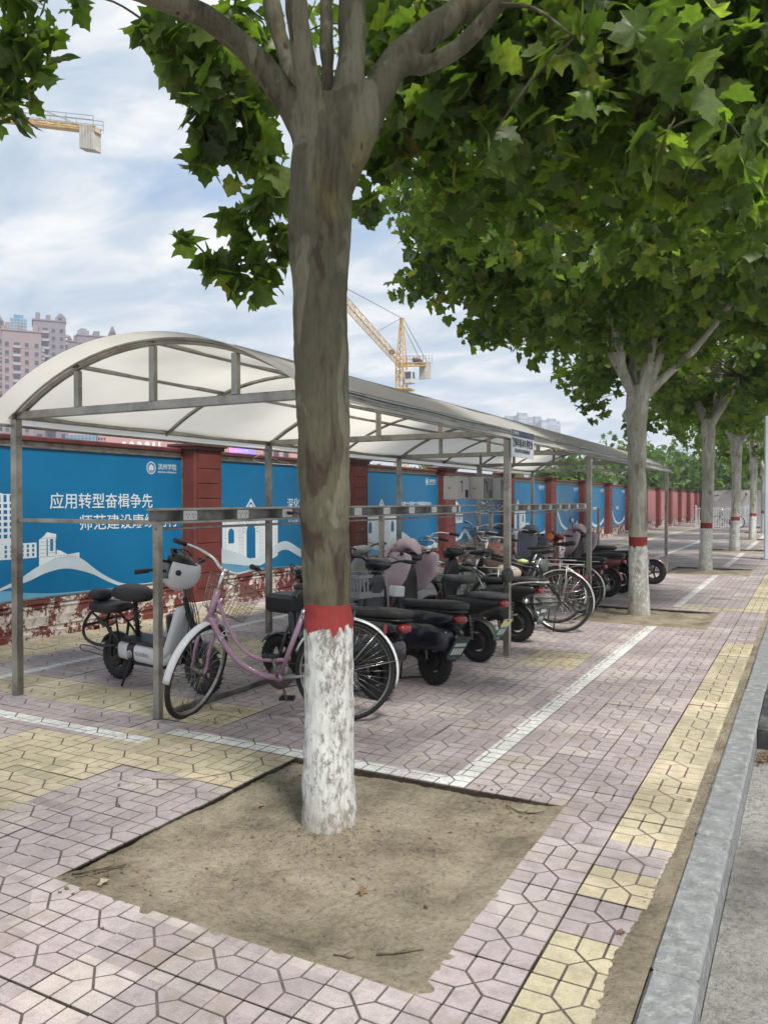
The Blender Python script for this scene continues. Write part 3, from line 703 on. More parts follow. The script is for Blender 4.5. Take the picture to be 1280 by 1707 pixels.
B1 = [
 (-3.74,2.81,4.00,0.28,48),
 (-3.65,2.86,3.81,0.17,24),
 (-3.77,2.79,3.62,0.17,24),
 (-3.43,2.97,4.12,0.09,7),
 (-2.80,3.08,3.79,0.17,30),
 (-2.86,2.99,3.79,0.07,7),
 (-2.73,3.23,3.66,0.22,48),
 (-2.65,3.38,3.53,0.22,48),
 (-2.78,3.31,3.35,0.13,20),
 (-2.63,3.50,3.32,0.18,32),
 (-2.67,3.61,4.02,0.2,26),
 (-2.70,3.36,3.97,0.13,16),
 (-2.68,3.70,3.23,0.1,10),
 (-2.81,3.29,3.26,0.06,5),
 (-3.20,3.53,3.00,0.05,3),
 (-2.97,3.77,3.10,0.13,20),
 (-2.83,3.85,3.21,0.13,18),
 (-3.04,3.73,2.82,0.12,16),
 (-2.84,3.84,2.85,0.15,24),
 (-2.88,3.70,2.66,0.06,4),
 (-2.75,3.89,3.00,0.1,14),
 (-3.09,3.65,2.87,0.07,5),
 (-2.70,4.50,4.57,0.25,20),
 (-2.83,4.20,4.37,0.2,12),
 (-2.27,4.27,4.00,0.25,55),
 (-2.39,4.43,3.62,0.18,34),
 (-2.55,4.56,3.37,0.12,14),
 (-2.28,4.71,3.86,0.28,70),
 (-2.33,4.47,4.45,0.25,40),
 (-1.93,4.22,3.93,0.4,130),
 (-1.72,4.45,3.88,0.5,190),
 (-1.38,4.29,3.92,0.5,200),
 (-1.12,4.43,3.72,0.5,210),
 (-0.80,4.60,3.86,0.55,240),
 (-0.42,4.46,3.69,0.5,220),
 (-0.22,4.79,3.51,0.4,130),
 (-0.62,4.91,3.52,0.4,120),
 (-1.04,5.37,3.71,0.45,130),
 (-1.83,5.41,3.88,0.5,150),
 (-2.35,5.81,3.81,0.45,110),
 (-1.54,5.78,3.66,0.5,140),
 (-2.39,5.33,3.79,0.3,50),
 (-0.36,5.96,3.51,0.5,130),
 (-0.85,6.15,3.53,0.45,110),
 (-1.93,4.23,4.28,0.35,70),
 (-1.29,4.22,4.16,0.4,110),
 (-0.71,4.42,4.09,0.45,130),
 (-0.22,4.45,3.91,0.4,110),
 (-0.58,3.45,2.95,0.12,9),
 (-0.33,3.36,2.96,0.14,9),
 (-0.25,3.63,2.94,0.13,9),
 (-0.84,3.21,3.32,0.14,8),
 (-0.46,3.30,3.26,0.16,10),
 (-1.24,3.33,3.05,0.1,6),
]
rng = np.random.default_rng(4)
# the nearest tree
t1 = empty('plane_tree', (-1.91, 3.06, -.03), label='nearest plane tree with thick olive trunk, white painted foot and red band', cat='tree', group='plane trees along the kerb')
off = lambda L: [(x+1.91, y-3.06, z+.03) for x, y, z in L]
tpts = off([(-1.905,3.06,-.06),(-1.908,3.06,.12),(-1.91,3.06,.5),(-1.912,3.06,.9),(-1.925,3.05,1.4),(-1.935,3.05,1.9),(-1.948,3.05,2.4),(-1.95,3.05,2.65),(-1.938,3.05,2.95),(-1.92,3.06,3.12),(-1.90,3.08,3.28)])
skel = [(tpts, [.132,.122,.114,.110,.113,.120,.127,.141,.146,.115,.05], 20)]
LIMBS = [([(-1.938,3.104,2.80),(-2.0,3.035,3.10),(-2.14,2.908,3.37),(-2.26,2.795,3.511),(-2.332,2.644,3.554),(-2.417,2.486,3.55),(-2.557,2.299,3.612),(-2.75,2.1,3.9)], [.09,.075,.058,.052,.050,.046,.042,.035]),
 ([(-1.96,3.107,2.95),(-2.08,3.1,3.30),(-2.18,3.11,3.559),(-2.274,3.133,3.844),(-2.424,3.231,4.383),(-2.665,3.398,5.136)], [.075,.05,.042,.042,.038,.03]),
 ([(-1.925,3.03,2.9),(-1.94,2.98,3.2),(-1.953,2.93,3.391),(-1.953,2.87,3.593),(-1.927,2.752,3.902),(-1.863,2.562,4.5)], [.08,.058,.052,.050,.044,.035]),
 ([(-1.97,3.15,3.10),(-2.03,3.247,3.5),(-2.09,3.331,3.906),(-2.203,3.52,4.494),(-2.271,3.721,5.3)], [.05,.034,.032,.03,.024]),
 ([(-1.90,3.07,2.95),(-1.838,3.10,3.27),(-1.825,3.12,3.475),(-1.83,3.14,3.718),(-1.803,3.161,4.151),(-1.687,3.117,5.0)], [.09,.072,.066,.064,.056,.04]),
 ([(-1.915,3.09,2.86),(-1.80,3.17,3.16),(-1.726,3.305,3.447),(-1.647,3.463,3.658),(-1.459,3.68,3.906),(-1.236,4.031,4.309),(-.871,4.46,4.9)], [.10,.085,.074,.070,.060,.05,.036]),
 ([(-1.70,3.34,3.50),(-1.60,3.41,3.50),(-1.481,3.436,3.536),(-1.364,3.442,3.60),(-1.251,3.447,3.70),(-1.132,3.512,3.85),(-.8,3.6,4.1)], [.05,.047,.044,.042,.038,.036,.028])]
skel += [(off(p), r, 14) for p, r in LIMBS]
skel += [(off([(-2.03,3.04,2.66),(-1.99,3.04,2.70),(-1.95,3.05,2.72)]), [.03,.06,.05], 10), (off([(-2.06,3.0,2.98),(-2.0,3.03,2.93),(-1.96,3.05,2.9)]), [.02,.05,.05], 10)]
trunk_obj('trunk', skel, .011, M['bark'], t1, 14)
def branches(parent, org, segs, mat):
    for pts, r0, r1 in segs:
        b = MB(); P_ = spline([(x-org[0], y-org[1], z-org[2]) for x, y, z in pts], 5); k = len(P_)
        b.tube(P_, [r0+(r1-r0)*i/(k-1) for i in range(k)], 6); b.build('branch', mat, parent)
def toward(a, b_, sag=.1):
    a, b_ = Vector(a), Vector(b_); m = (a+b_)/2+Vector((0,0,sag)); return [tuple(a), tuple(m), tuple(b_)]
O1 = (-1.91, 3.06, -.03)
starts = [l[0][-1] for l in LIMBS]+[l[0][4] for l in LIMBS]+[l[0][-2] for l in LIMBS]
def grow(starts, blobs, r0, cap=1e9):
    # every clump hangs from the nearest wood already there
    nodes = [Vector(p) for p in starts]; todo = [Vector(q[:3]) for q in blobs]; out = []
    while todo:
        d, i, j = min(((nodes[i]-todo[j]).length, i, j) for i in range(len(nodes)) for j in range(len(todo)))
        p, q = nodes[i], todo.pop(j); m = p.lerp(q, .5)+Vector((0,0,.08*d)); out.append(([tuple(p), tuple(m), tuple(q)], r0 if i < len(starts) else r0*.6, r0*.35)); nodes.append(q)
    return out
segs = grow(starts, [q for q in B1 if q[4] > 2], .011)
branches(t1, O1, segs, M['bark'])
# crown above the frame
up = []
for _ in range(84):
    a = rng.random()*2*pi; rr = 2.7*rng.random()**.5; x, y = -1.91+rr*cos(a), 3.06+rr*sin(a); dz = rng.random()
    dep = y*.883-x*.469; lat = x*.883+y*.469
    zmin = 4.0+.15*rr if not (dep > 0) else max(4.0, EYE+.66*dep+.55)
    if lat/max(dep, .3) > .1 and dep > 0: zmin = max(3.9, EYE+.45*dep+.3)
    zmax = 7.4-1.1*(rr/2.7)**2*2
    if zmin < zmax: up.append((x, y, zmin+(zmax-zmin)*dz, .45, 32))
PB = leaf_points([(x, y, z, r, int(n*1.3)) for x, y, z, r, n in B1], rng); PU = leaf_points(up, rng); o1 = np.array(O1)
order = np.argsort(view_depth(PB))
leaf_singles(PB[order[:300]]-o1, .14, rng, 'fine', t1, M['leaf'])
leaves_obj('crown', PB[order[300:]]-o1, .14, rng, 'fine', t1, M['leaf'])
leaves_obj('upper_crown', PU-o1, .17, rng, 'rough', t1, M['leaf'])

# the trees further along
def street_tree(i, y, label, r0, zc, rx, rz, nclump, nleaf, pale, singles, seed, x=-1.91, zlow=None, lsize=.165, extra=()):
    r = random.Random(seed); g = np.random.default_rng(seed)
    t = empty('plane_tree', (x, y, -.02), label=label, cat='tree', group='plane trees along the kerb')
    lean = r.uniform(-.05, .05); H_ = zc
    tp = [(0,0,-.05),(0,0,.1),(lean*.2,0,.5),(lean*.5,0,1.0),(lean,.0,1.8),(lean*1.1,0,2.4),(lean,0,H_-.12),(lean,0,H_+.1)]
    sk = [(tp, [r0*1.25,r0*1.12,r0*1.0,r0*.93,r0*.92,r0*.96,r0*1.15,r0*1.0], 14)]
    sk.append(([(lean-.7*r0, 0, H_-.35), (lean-1.05*r0, 0, H_-.28), (lean-.6*r0, 0, H_-.2)], [r0*.3, r0*.5, r0*.4], 8))
    tops = []
    spec = extra or [(r.uniform(0, 6.28), r.uniform(.3, .8)) for _ in range(7)]
    for a, tilt in spec:
        p = [(lean, 0, H_-.15)]; L = 0
        for k in range(1, 6):
            L = k*.42; rr = L*tilt*(1-.04*k); p.append((lean+rr*cos(a)+r.uniform(-.03,.03), rr*sin(a)+r.uniform(-.03,.03), H_-.15+L*(1-tilt*.25)))
        sk.append((p, [r0*.62, r0*.42, r0*.38, r0*.34, r0*.28, r0*.2], 8)); tops.append(p[-1]); tops.append(p[3])
    trunk_obj('trunk', sk, .018 if i < 2 else .03, M['bark_pale'] if pale else M['bark'], t, 3)
    cz = H_+rz*.93; bl = []
    for _ in range(nclump):
        d = g.normal(size=3); d /= np.linalg.norm(d); q = (.55+.45*g.random())
        c = d*q*np.array([rx, rx, rz]); z = cz+c[2]
        low = H_+.25 if hypot(c[0], c[1]) < .8 else (zlow if zlow else 0)
        if i == 1: low = zlow+.21*hypot(c[0], c[1])
        if z < low: z = low+g.random()*.5
        bl.append((lean+c[0], c[1], z, g.uniform(.32, .5), nleaf))
    segs = []
    for (bx, by, bz, br, n) in bl[::3]:
        s0 = min(tops, key=lambda p: (p[0]-bx)**2+(p[1]-by)**2+(p[2]-bz)**2); segs.append((toward(s0, (bx, by, bz), .1), .022, .004))
    b = MB()
    for pts, ra, rb in segs:
        P_ = spline(pts, 3); k = len(P_); b.tube(P_, [ra+(rb-ra)*j/(k-1) for j in range(k)], 5)
    b.build('branches', M['bark'], t)['kind'] = 'stuff'
    Pn = leaf_points(bl, g); W_ = Pn+np.array([x, y, 0]); od = np.argsort(view_depth(W_))
    if singles: leaf_singles(Pn[od[:singles]], lsize, g, 'rough', t, M['leaf'])
    leaves_obj('crown', Pn[od[singles:]], lsize, g, 'rough', t, M['leaf'])
    return t
street_tree(1, 10.55, 'second plane tree from the camera, white foot with red band, beside the parked vehicles', .125, 2.86, 3.05, 2.35, 240, 84, True, 300, 21, zlow=3.45, lsize=.145,
            extra=[(pi*.85,.55),(pi*.95,.35),(-.3,.3),(.15,.42),(.02,.85),(2.0,.4),(4.2,.5),(.5,.2)])
street_tree(2, 17.95, 'third plane tree along the kerb, with a knot below its fork', .13, 3.1, 3.6, 2.3, 230, 62, True, 150, 22, zlow=2.6)
street_tree(3, 25.4, 'fourth plane tree along the kerb, with bare twisted limbs under the crown', .14, 3.2, 3.2, 2.4, 120, 55, True, 0, 23, zlow=3.0)
street_tree(4, 32.9, 'fifth plane tree along the kerb, thin, just left of the pale post', .13, 3.0, 3.2, 2.4, 90, 50, True, 0, 24, x=-1.85)
street_tree(5, 40.4, 'sixth plane tree along the kerb, half hidden beside the pale post', .13, 3.0, 3.2, 2.4, 70, 50, True, 0, 25, x=-1.8)
for k in range(6, 10):
    street_tree(k, TREE_Y[k], '%s plane tree, one of the far trees at the end of the row' % ('seventh','eighth','ninth','tenth')[k-6], .13, 3.0, 3.1, 2.3, 40, 45, True, 0, 26+k, lsize=.24)
# ------------------------------------------------------------------ boundary wall
M['maroon'] = P('maroon_wall_paint', (.135,.03,.025), .62, 0, .15, 3, dirt=(.50,.42,.40), ds=6.5, dthr=(.685,.70), bump=.3, bs=60, obj=False)
M['coping'] = P('maroon_coping', (.11,.03,.028), .5, 0, .25, 5, dirt=(.45,.35,.33), ds=9, dthr=(.69,.72), obj=False)
M['cream'] = P('cream_mortar', (.42,.36,.29), .85, 0, .2, 5, dirt=(.25,.17,.13), ds=8, dthr=(.5,.65), obj=False)
def peelmat(name):
    m, t, b = newmat(name); pos = geo_pos(t)
    n1 = N(t, 'ShaderNodeTexNoise', inp={'Scale': 3.2, 'Detail': 12.0, 'Roughness': .72, 'Distortion': .3}); t.links.new(pos, n1.inputs['Vector'])
    n2 = N(t, 'ShaderNodeTexNoise', inp={'Scale': 22.0, 'Detail': 8.0, 'Roughness': .7}); t.links.new(pos, n2.inputs['Vector'])
    mk = ramp(t, [(.488, 0), (.503, 1)], mth(t, 'ADD', mth(t, 'MULTIPLY', n1.outputs[0], .72), mth(t, 'MULTIPLY', n2.outputs[0], .28)))
    wh = mix(t, (.56,.51,.47), (.40,.36,.32), ramp(t, [(.4, 0), (.65, 1)], n2.outputs[0])); rd = mix(t, (.19,.04,.033), (.10,.028,.024), n2.outputs[0])
    t.links.new(mix(t, wh, rd, mk), b.inputs['Base Color']); b.inputs['Roughness'].default_value = .85
    bp = N(t, 'ShaderNodeBump', inp={'Strength': .7, 'Distance': .004}); bp.invert = True; t.links.new(mk, bp.inputs['Height']); t.links.new(bp.outputs[0], b.inputs['Normal']); return m
M['peel'] = peelmat('peeling_white_over_red')
M['blue'] = P('blue_vinyl', (.003,.135,.30), .38, 0, .10, 1.1, spec=.4, obj=False)
M['pinkvinyl'] = P('faded_pink_vinyl', (.38,.15,.15), .5, 0, .1, 1.1, obj=False)
M['print_white'] = P('white_print', (.60,.66,.70), .45, 0, .05, 3, obj=False)
M['print_wave'] = P('pale_wave_print', (.47,.56,.62), .45, 0, .12, 1.5, obj=False)
M['print_mid'] = P('mid_blue_print', (.12,.33,.50), .45, 0, .2, 1.2, obj=False)
M['print_blue'] = M['blue']
M['print_line'] = P('thin_line_print', (.22,.27,.28), .45, 0, .05, 3, obj=False)
PIL_W, PIL_P, PIL_Y = .545, 4.05, 7.96
wallroot = []
ORD = ['first','second','third','fourth','fifth','sixth','seventh','eighth','ninth','tenth','eleventh','twelfth','thirteenth','fourteenth','fifteenth','sixteenth','seventeenth','eighteenth','nineteenth','twentieth']
def pillar(k):
    y0 = PIL_Y+PIL_P*k; n = k+1
    lab = ('maroon pillar standing off the left edge of the first blue banner' if k == -1 else 'maroon brick pillar, %s from the left along the wall' % ORD[k] if k < 20 else 'far maroon pillar near the end of the long wall')
    o = empty('wall_pillar', (WALLX, y0, 0), label=lab, cat='pillar', group='maroon pillars of the boundary wall')
    b = MB(); b.cbox(-.12, .255, 0, PIL_W, -.2, 2.125, .008); b.build('shaft', M['maroon'], o)
    b = MB(); b.cbox(-.14, .285, -.03, PIL_W+.03, 2.125, 2.17, .006); b.cbox(-.16, .315, -.06, PIL_W+.06, 2.168, 2.205, .006); b.build('cap', M['coping'], o)
    if k < 9:
        # framed field of cut blocks on the front face, recessed joints between
        b = MB(); b.cbox(0, .012, 0, PIL_W-.12, 0, .185, .004); me = b.build('brick', M['maroon']); d = me.data; bpy.data.objects.remove(me)
        if k < 4:
            for j in range(9):
                q = bpy.data.objects.new('brick', d); COL.objects.link(q); q.parent = o; q.location = (.2545, .06, .32+j*.196)
        else:
            b = MB()
            for j in range(9): b.cbox(.2545, .2665, .06, PIL_W-.06, .32+j*.196, .505+j*.196, .004)
            b.build('bricks', M['maroon'], o)['kind'] = 'stuff'
        b = MB(); b.cbox(.2545, .262, .012, .045, .28, 2.10, .003); b.cbox(.2545, .262, PIL_W-.045, PIL_W-.012, .28, 2.10, .003); b.build('moulding', M['maroon'], o)
    b = MB(); b.cbox(-.05, .285, -.02, PIL_W+.02, -.2, .14, .008); b.build('foot', M['peel'], o)
def wsec(k):
    y0 = PIL_Y+PIL_P*(k-1)+PIL_W; y1 = PIL_Y+PIL_P*k
    lab = 'stretch of low red wall behind the %s banner from the left' % ORD[k] if k < 20 else 'far stretch of the maroon boundary wall'
    o = empty('boundary_wall', (WALLX, y0, 0), label=lab, cat='wall', group='stretches of the boundary wall')
    L = y1-y0
    b = MB(); b.box(-.12, -.001, 0, L, -.2, 2.055); b.build('panel', M['maroon'], o)
    b = MB(); b.cbox(-.14, .06, .002, L-.002, .0, .36, .01); b.cbox(-.1, .085, .002, L-.002, -.2, .075, .01); b.cbox(-.1, .075, .002, L-.002, .362, .415, .008); b.build('plinth', M['peel'], o)
    b = MB(); b.cbox(-.17, .075, .002, L-.002, 2.085, 2.145, .012); b.build('coping', M['coping'], o)
    b = MB(); b.box(-.12, .03, .002, L-.002, 2.03, 2.084); b.build('mortar_strip', M['cream'], o)
    if k < 5:
        b = MB(); nd = int(L/.155)
        for j in range(nd):
            y = .06+(j+.5)*(L-.12)/nd; h = .072; z = .225; x = .0605
            b.add([(x,y-h,z),(x,y,z-h),(x,y+h,z),(x,y,z+h),(x+.016,y,z)], [(0,1,4),(1,2,4),(2,3,4),(3,0,4)], smooth=False)
        for z in (.125, .325): b.cbox(.0605, .07, .02, L-.02, z-.009, z+.009, .003)
        b.build('relief', M['peel'], o)['kind'] = 'stuff'
    return o
FX = WALLX+.06
def flat(name, polys, x, mat, parent, tri=None):
    b = MB(); b.smooth = False
    for p in polys: b.add([(x, y, z) for y, z in p], [tuple(range(len(p)))])
    o = b.build(name, mat, parent)
    if name in ('window_print', 'line_print'): o['kind'] = 'stuff'
    return o
def band(top, bot, n=8):
    T = spline([(0, y, z) for y, z in top], n); B = spline([(0, y, z) for y, z in bot], n)
    m = min(len(T), len(B)); T = [T[round(i*(len(T)-1)/(m-1))] for i in range(m)]; B = [B[round(i*(len(B)-1)/(m-1))] for i in range(m)]
    return [[(B[i][1],B[i][2]),(B[i+1][1],B[i+1][2]),(T[i+1][1],T[i+1][2]),(T[i][1],T[i][2])] for i in range(m-1)]
def text(name, s, size, loc, mat, parent, rot=(pi/2, 0, pi/2), bold=0, sx=1, ext=.0006, align='LEFT'):
    c = bpy.data.curves.new(name, 'FONT'); c.body = s; c.size = size; c.offset = bold; c.extrude = ext; c.align_x = align; c.align_y = 'BOTTOM_BASELINE'; c.resolution_u = 3
    o = bpy.data.objects.new(name, c); COL.objects.link(o); c.materials.append(mat); o.location = loc; o.rotation_euler = rot; o.scale = (sx, 1, 1)
    if parent: o.parent = parent
    return o
def rect(y0, y1, z0, z1): return [(y0,z0),(y1,z0),(y1,z1),(y0,z1)]
def arch(yc, w, z0, z1, n=8):
    r = w/2; return [(yc-r,z0),(yc+r,z0)]+[(yc+r*cos(a), z1-r+r*sin(a)) for a in [pi*i/n for i in range(n+1)]]
def banner(k, art, l1=None, l2=None, lab=''):
    y0 = PIL_Y+PIL_P*(k-1)+PIL_W+.02; L = PIL_P-PIL_W-.04
    o = empty('banner', (FX, y0, 0), label=lab, cat='banner', group='printed banners on the boundary wall')
    b = MB(); b.box(-.03, .0, 0, L, .43, 2.025); b.build('sheet', M['blue'] if art != 'pink' else M['pinkvinyl'], o)
    b = MB()
    b.cbox(-.01, .018, -.012, .012, .42, 2.03, .003); b.cbox(-.01, .018, L-.012, L+.012, .42, 2.03, .003); b.cbox(-.01, .018, .012, L-.012, .415, .435, .003); b.cbox(-.01, .018, .012, L-.012, 2.015, 2.035, .003)
    b.build('frame', M['steel_dull'], o)
    if k > 9: return o
    d = y0-(4.455+PIL_P*k-PIL_P*0) if False else 0
    # logo: ring, roof emblem and name
    if art != 'pink':
        b = MB(); b.smooth = False; yc, zc = L-.55, 1.87
        def ringp(r0, r1, n=28): return [[(yc+r*cos(a), zc+r*sin(a)) for r, a in ((r0,2*pi*i/n),(r1,2*pi*i/n),(r1,2*pi*(i+1)/n),(r0,2*pi*(i+1)/n))] for i in range(n)]
        em = ringp(.068,.078)+ringp(.058,.061)+[rect(yc-.04,yc-.012,zc-.03,zc+.012), rect(yc-.008,yc+.008,zc-.03,zc+.016), rect(yc+.012,yc+.04,zc-.03,zc+.012), [(yc-.046,zc+.014),(yc+.046,zc+.014),(yc,zc+.046)], rect(yc-.03,yc+.03,zc-.043,zc-.036)]
        flat('emblem', em, .0035, M['print_white'], o)
        text('lettering', '滨州学院', .085, (.0035, yc+.115, zc-.012), M['print_white'], o, sx=.98)
        text('lettering', 'BINZHOU UNIVERSITY', .030, (.0035, yc+.115, zc-.058), M['print_white'], o, sx=1.1)
    if l1: text('lettering', l1[0], l1[1], (.0035, l1[2], l1[3]), M['print_white'], o, bold=.0012, sx=l1[4] if len(l1) > 4 else 1)
    if l2: text('lettering', l2[0], l2[1], (.0035, l2[2], l2[3]), M['print_white'], o, bold=.0012, sx=l2[4] if len(l2) > 4 else 1)
    W, Bm, Wv, Mi, Ln = M['print_white'], M['blue'], M['print_wave'], M['print_mid'], M['print_line']
    if art == 'A':
        s = lambda y: y-4.475+.02
        flat('tower_print', [rect(s(5.0), s(5.45), 1.021, 1.53), rect(s(4.9), s(5.70), .86, 1.02)], .0025, W, o)
        win = [rect(s(5.03)+i*.07, s(5.03)+i*.07+.042, 1.08+j*.062, 1.08+j*.062+.038) for i in range(6) for j in range(6)]+[rect(s(5.03)+i*.07, s(5.03)+i*.07+.035, 1.45, 1.52) for i in range(6)]+[rect(s(5.32)+i*.065, s(5.32)+i*.065+.026, .88+j*.046, .88+j*.046+.032) for i in range(6) for j in range(3)]
        flat('window_print', win, .0035, Bm, o)
        flat('building_print', [[(s(5.73),.76),(s(5.80),.79),(s(5.80),1.09),(s(5.73),1.045)], [(s(5.80),.79),(s(5.95),.84),(s(5.95),1.10),(s(5.83),1.125),(s(5.80),1.09)], [(s(5.95),.83),(s(6.26),.82),(s(6.26),.885),(s(6.1),.87),(s(6.0),.92),(s(5.95),.93)]], .0025, W, o)
        flat('window_print', [rect(s(5.87), s(5.91), .92, 1.05), rect(s(5.825), s(5.84), .87, 1.05), rect(s(5.94), s(5.955), .88, 1.05)], .0035, Bm, o)
        ln = [rect(s(5.74), s(5.95), z, z+.004) for z in (.86,.90,.94,.98,1.02,1.06)]+[rect(s(5.97), s(6.25), z, z+.003) for z in (.84,.86)]+[rect(s(5.97)+i*.04, s(5.97)+i*.04+.003, .83, .88) for i in range(7)]
        flat('line_print', ln, .0037, Ln, o)
        top = [(s(4.50),.42+.1),(s(5.0),.50),(s(5.287),.582),(s(5.495),.655),(s(5.728),.768),(s(6.02),.845),(s(6.263),.824),(s(6.56),.632),(s(6.877),.486),(s(7.214),.448),(s(7.468),.455),(s(7.93),.50)]
        bot = [(s(4.50),.45),(s(5.0),.48),(s(5.287),.552),(s(5.602),.62),(s(5.826),.69),(s(6.099),.715),(s(6.43),.63),(s(6.693),.51),(s(6.923),.44),(s(7.2),.437),(s(7.5),.437),(s(7.93),.437)]
        flat('hill_print', band(top, bot), .0031, Wv, o)
        flat('wave_print', band([(s(4.5),.55),(s(5.286),.545),(s(5.565),.50),(s(5.939),.46),(s(6.428),.445),(s(6.9),.44)], [(s(4.5),.44),(s(5.286),.437),(s(5.7),.437),(s(6.09),.437),(s(6.5),.437),(s(6.9),.437)]), .0028, Mi, o)
        flat('arc_print', band([(s(4.7),1.5),(s(5.0),1.56),(s(5.2),1.56),(s(5.42),1.49)], [(s(4.7),1.48),(s(5.0),1.545),(s(5.2),1.545),(s(5.42),1.48)]), .0028, W, o)
    elif art in ('B', 'C'):
        q = lambda y: y-8.525
        flat('gate_print', [[(q(8.75),.55),(q(9.62),.5),(q(10.06),.62),(q(10.06),1.24),(q(9.62),1.26),(q(9.56),1.31),(q(9.394),1.50),(q(9.22),1.31),(q(9.16),1.26),(q(8.75),1.26)]], .0025, W, o)
        flat('arch_print', [arch(q(9.394), .21, .62, 1.12), arch(q(8.94), .13, .86, 1.07), arch(q(9.84), .13, .86, 1.07), [(q(9.27),1.325),(q(9.52),1.325),(q(9.394),1.455)]], .0035, Bm, o)
        flat('arch_print', [arch(q(9.394), .11, 1.33, 1.41)], .0040, W, o)
        rays = []
        for i in range(11):
            a = pi*i/10; c0, c1 = .125, .19; yc, zc = q(9.394), 1.01; w = .005
            rays.append([(yc+c0*cos(a)-w*sin(a), zc+c0*sin(a)+w*cos(a)), (yc+c0*cos(a)+w*sin(a), zc+c0*sin(a)-w*cos(a)), (yc+c1*cos(a)+w*sin(a), zc+c1*sin(a)-w*cos(a)), (yc+c1*cos(a)-w*sin(a), zc+c1*sin(a)+w*cos(a))])
        for yy in (8.80, 9.12, 9.18, 9.60, 9.66, 10.0):
            for j in range(12): rays.append(rect(q(yy)+(.012 if j % 2 else 0), q(yy)+.035, .62+j*.052, .625+j*.052)); rays.append(rect(q(yy)+(.012 if j % 2 else 0), q(yy)+.004+(.012 if j % 2 else 0), .62+j*.052, .672+j*.052))
        flat('line_print', rays, .0038, Ln, o)
        flat('hill_print', band([(q(8.545),.80),(q(8.742),.80),(q(9.14),.70),(q(9.491),.60),(q(9.863),.733),(q(10.256),.834),(q(10.671),.69),(q(11.1),.52),(q(11.6),.50),(q(12.0),.56)], [(q(8.545),.58),(q(8.742),.58),(q(9.14),.55),(q(9.491),.50),(q(9.863),.60),(q(10.256),.70),(q(10.671),.56),(q(11.1),.45),(q(11.6),.437),(q(12.0),.437)]), .0042, Wv, o)
        flat('wave_print', band([(q(8.545),.62),(q(9.14),.54),(q(9.711),.46),(q(10.3),.445)], [(q(8.545),.437),(q(9.14),.437),(q(9.711),.437),(q(10.3),.437)]), .0046, Mi, o)
    elif art == 'D':
        flat('building_print', [rect(.1,.85,.95,1.2), rect(.25,.7,1.2,1.32), [(.2,1.32),(.75,1.32),(.475,1.46)]], .0025, W, o)
        flat('window_print', [rect(.16+i*.11,.22+i*.11,1.0,1.15) for i in range(6)]+[rect(.3+i*.13,.38+i*.13,1.22,1.3) for i in range(3)], .0035, Bm, o)
        flat('line_print', [rect(.1,.85,z,z+.006) for z in (.98,1.04,1.1,1.16)], .0038, Ln, o)
        flat('hill_print', band([(.02,.9),(.3,.7),(.6,.6),(1.0,.8),(1.4,.6),(2.0,.5),(2.8,.62),(3.45,.5)], [(.02,.7),(.3,.55),(.6,.5),(1.0,.7),(1.4,.48),(2.0,.44),(2.8,.5),(3.45,.44)]), .0042, Wv, o)
    elif art == 'E':
        flat('spire_print', band([(.1,.62),(.5,.75),(.75,1.1),(.82,1.35),(.9,1.1),(1.3,.75),(2.0,.55),(2.8,.6),(3.4,.8)], [(.1,.52),(.5,.62),(.75,.95),(.82,1.05),(.9,.95),(1.3,.62),(2.0,.46),(2.8,.5),(3.4,.66)]), .0025, Wv, o)
        flat('building_print', [rect(.1,.35,.9,1.25), rect(.4,.6,.85,1.1)], .0025, W, o)
        flat('window_print', [rect(.13+i*.07,.17+i*.07,.95+j*.09,1.0+j*.09) for i in range(3) for j in range(3)], .0035, Bm, o)
    return o
for k in range(-1, 27): pillar(k)
for k in range(0, 27): wsec(k)
banner(0, 'A', ('应用转型奋楫争先', .186, 5.885-4.475, 1.39, 1.03), ('师范建设赓续前行', .186, 6.275-4.475, 1.145, 1.07), 'nearest blue banner with the slogan 应用转型奋楫争先 and a white tower building')
banner(1, 'B', ('深化产教融合发展', .186, 10.31-8.525, 1.345, .92), ('形成协同育人格局', .186, 10.33-8.525, 1.10, .80), 'second blue banner with a white arched gate, crossed by the nearest trunk')
banner(2, 'B', ('构建“大思政”工作新格局2023', .115, 14.25-12.575, 1.35, .98), None, 'third blue banner with a white arched gate and one line of small lettering')
banner(3, 'D', ('立德树人', .17, 1.9, 1.35), ('开放创新发展', .16, 1.7, 1.1), 'fourth blue banner, behind the grey electric boxes')
banner(4, 'B', None, ('服务地方', .15, 1.9, 1.2), 'fifth blue banner, with narrow arches beside the grey quilt')
for k in range(5, 9): banner(k, 'E', None, ('博学笃行', .15, 1.6, 1.1), 'blue banner with a white pointed hill line, %s from the left' % ORD[k])
for k in range(9, 16): banner(k, 'pink', None, None, 'faded pink banner on the far wall, %s from the left' % ORD[k])

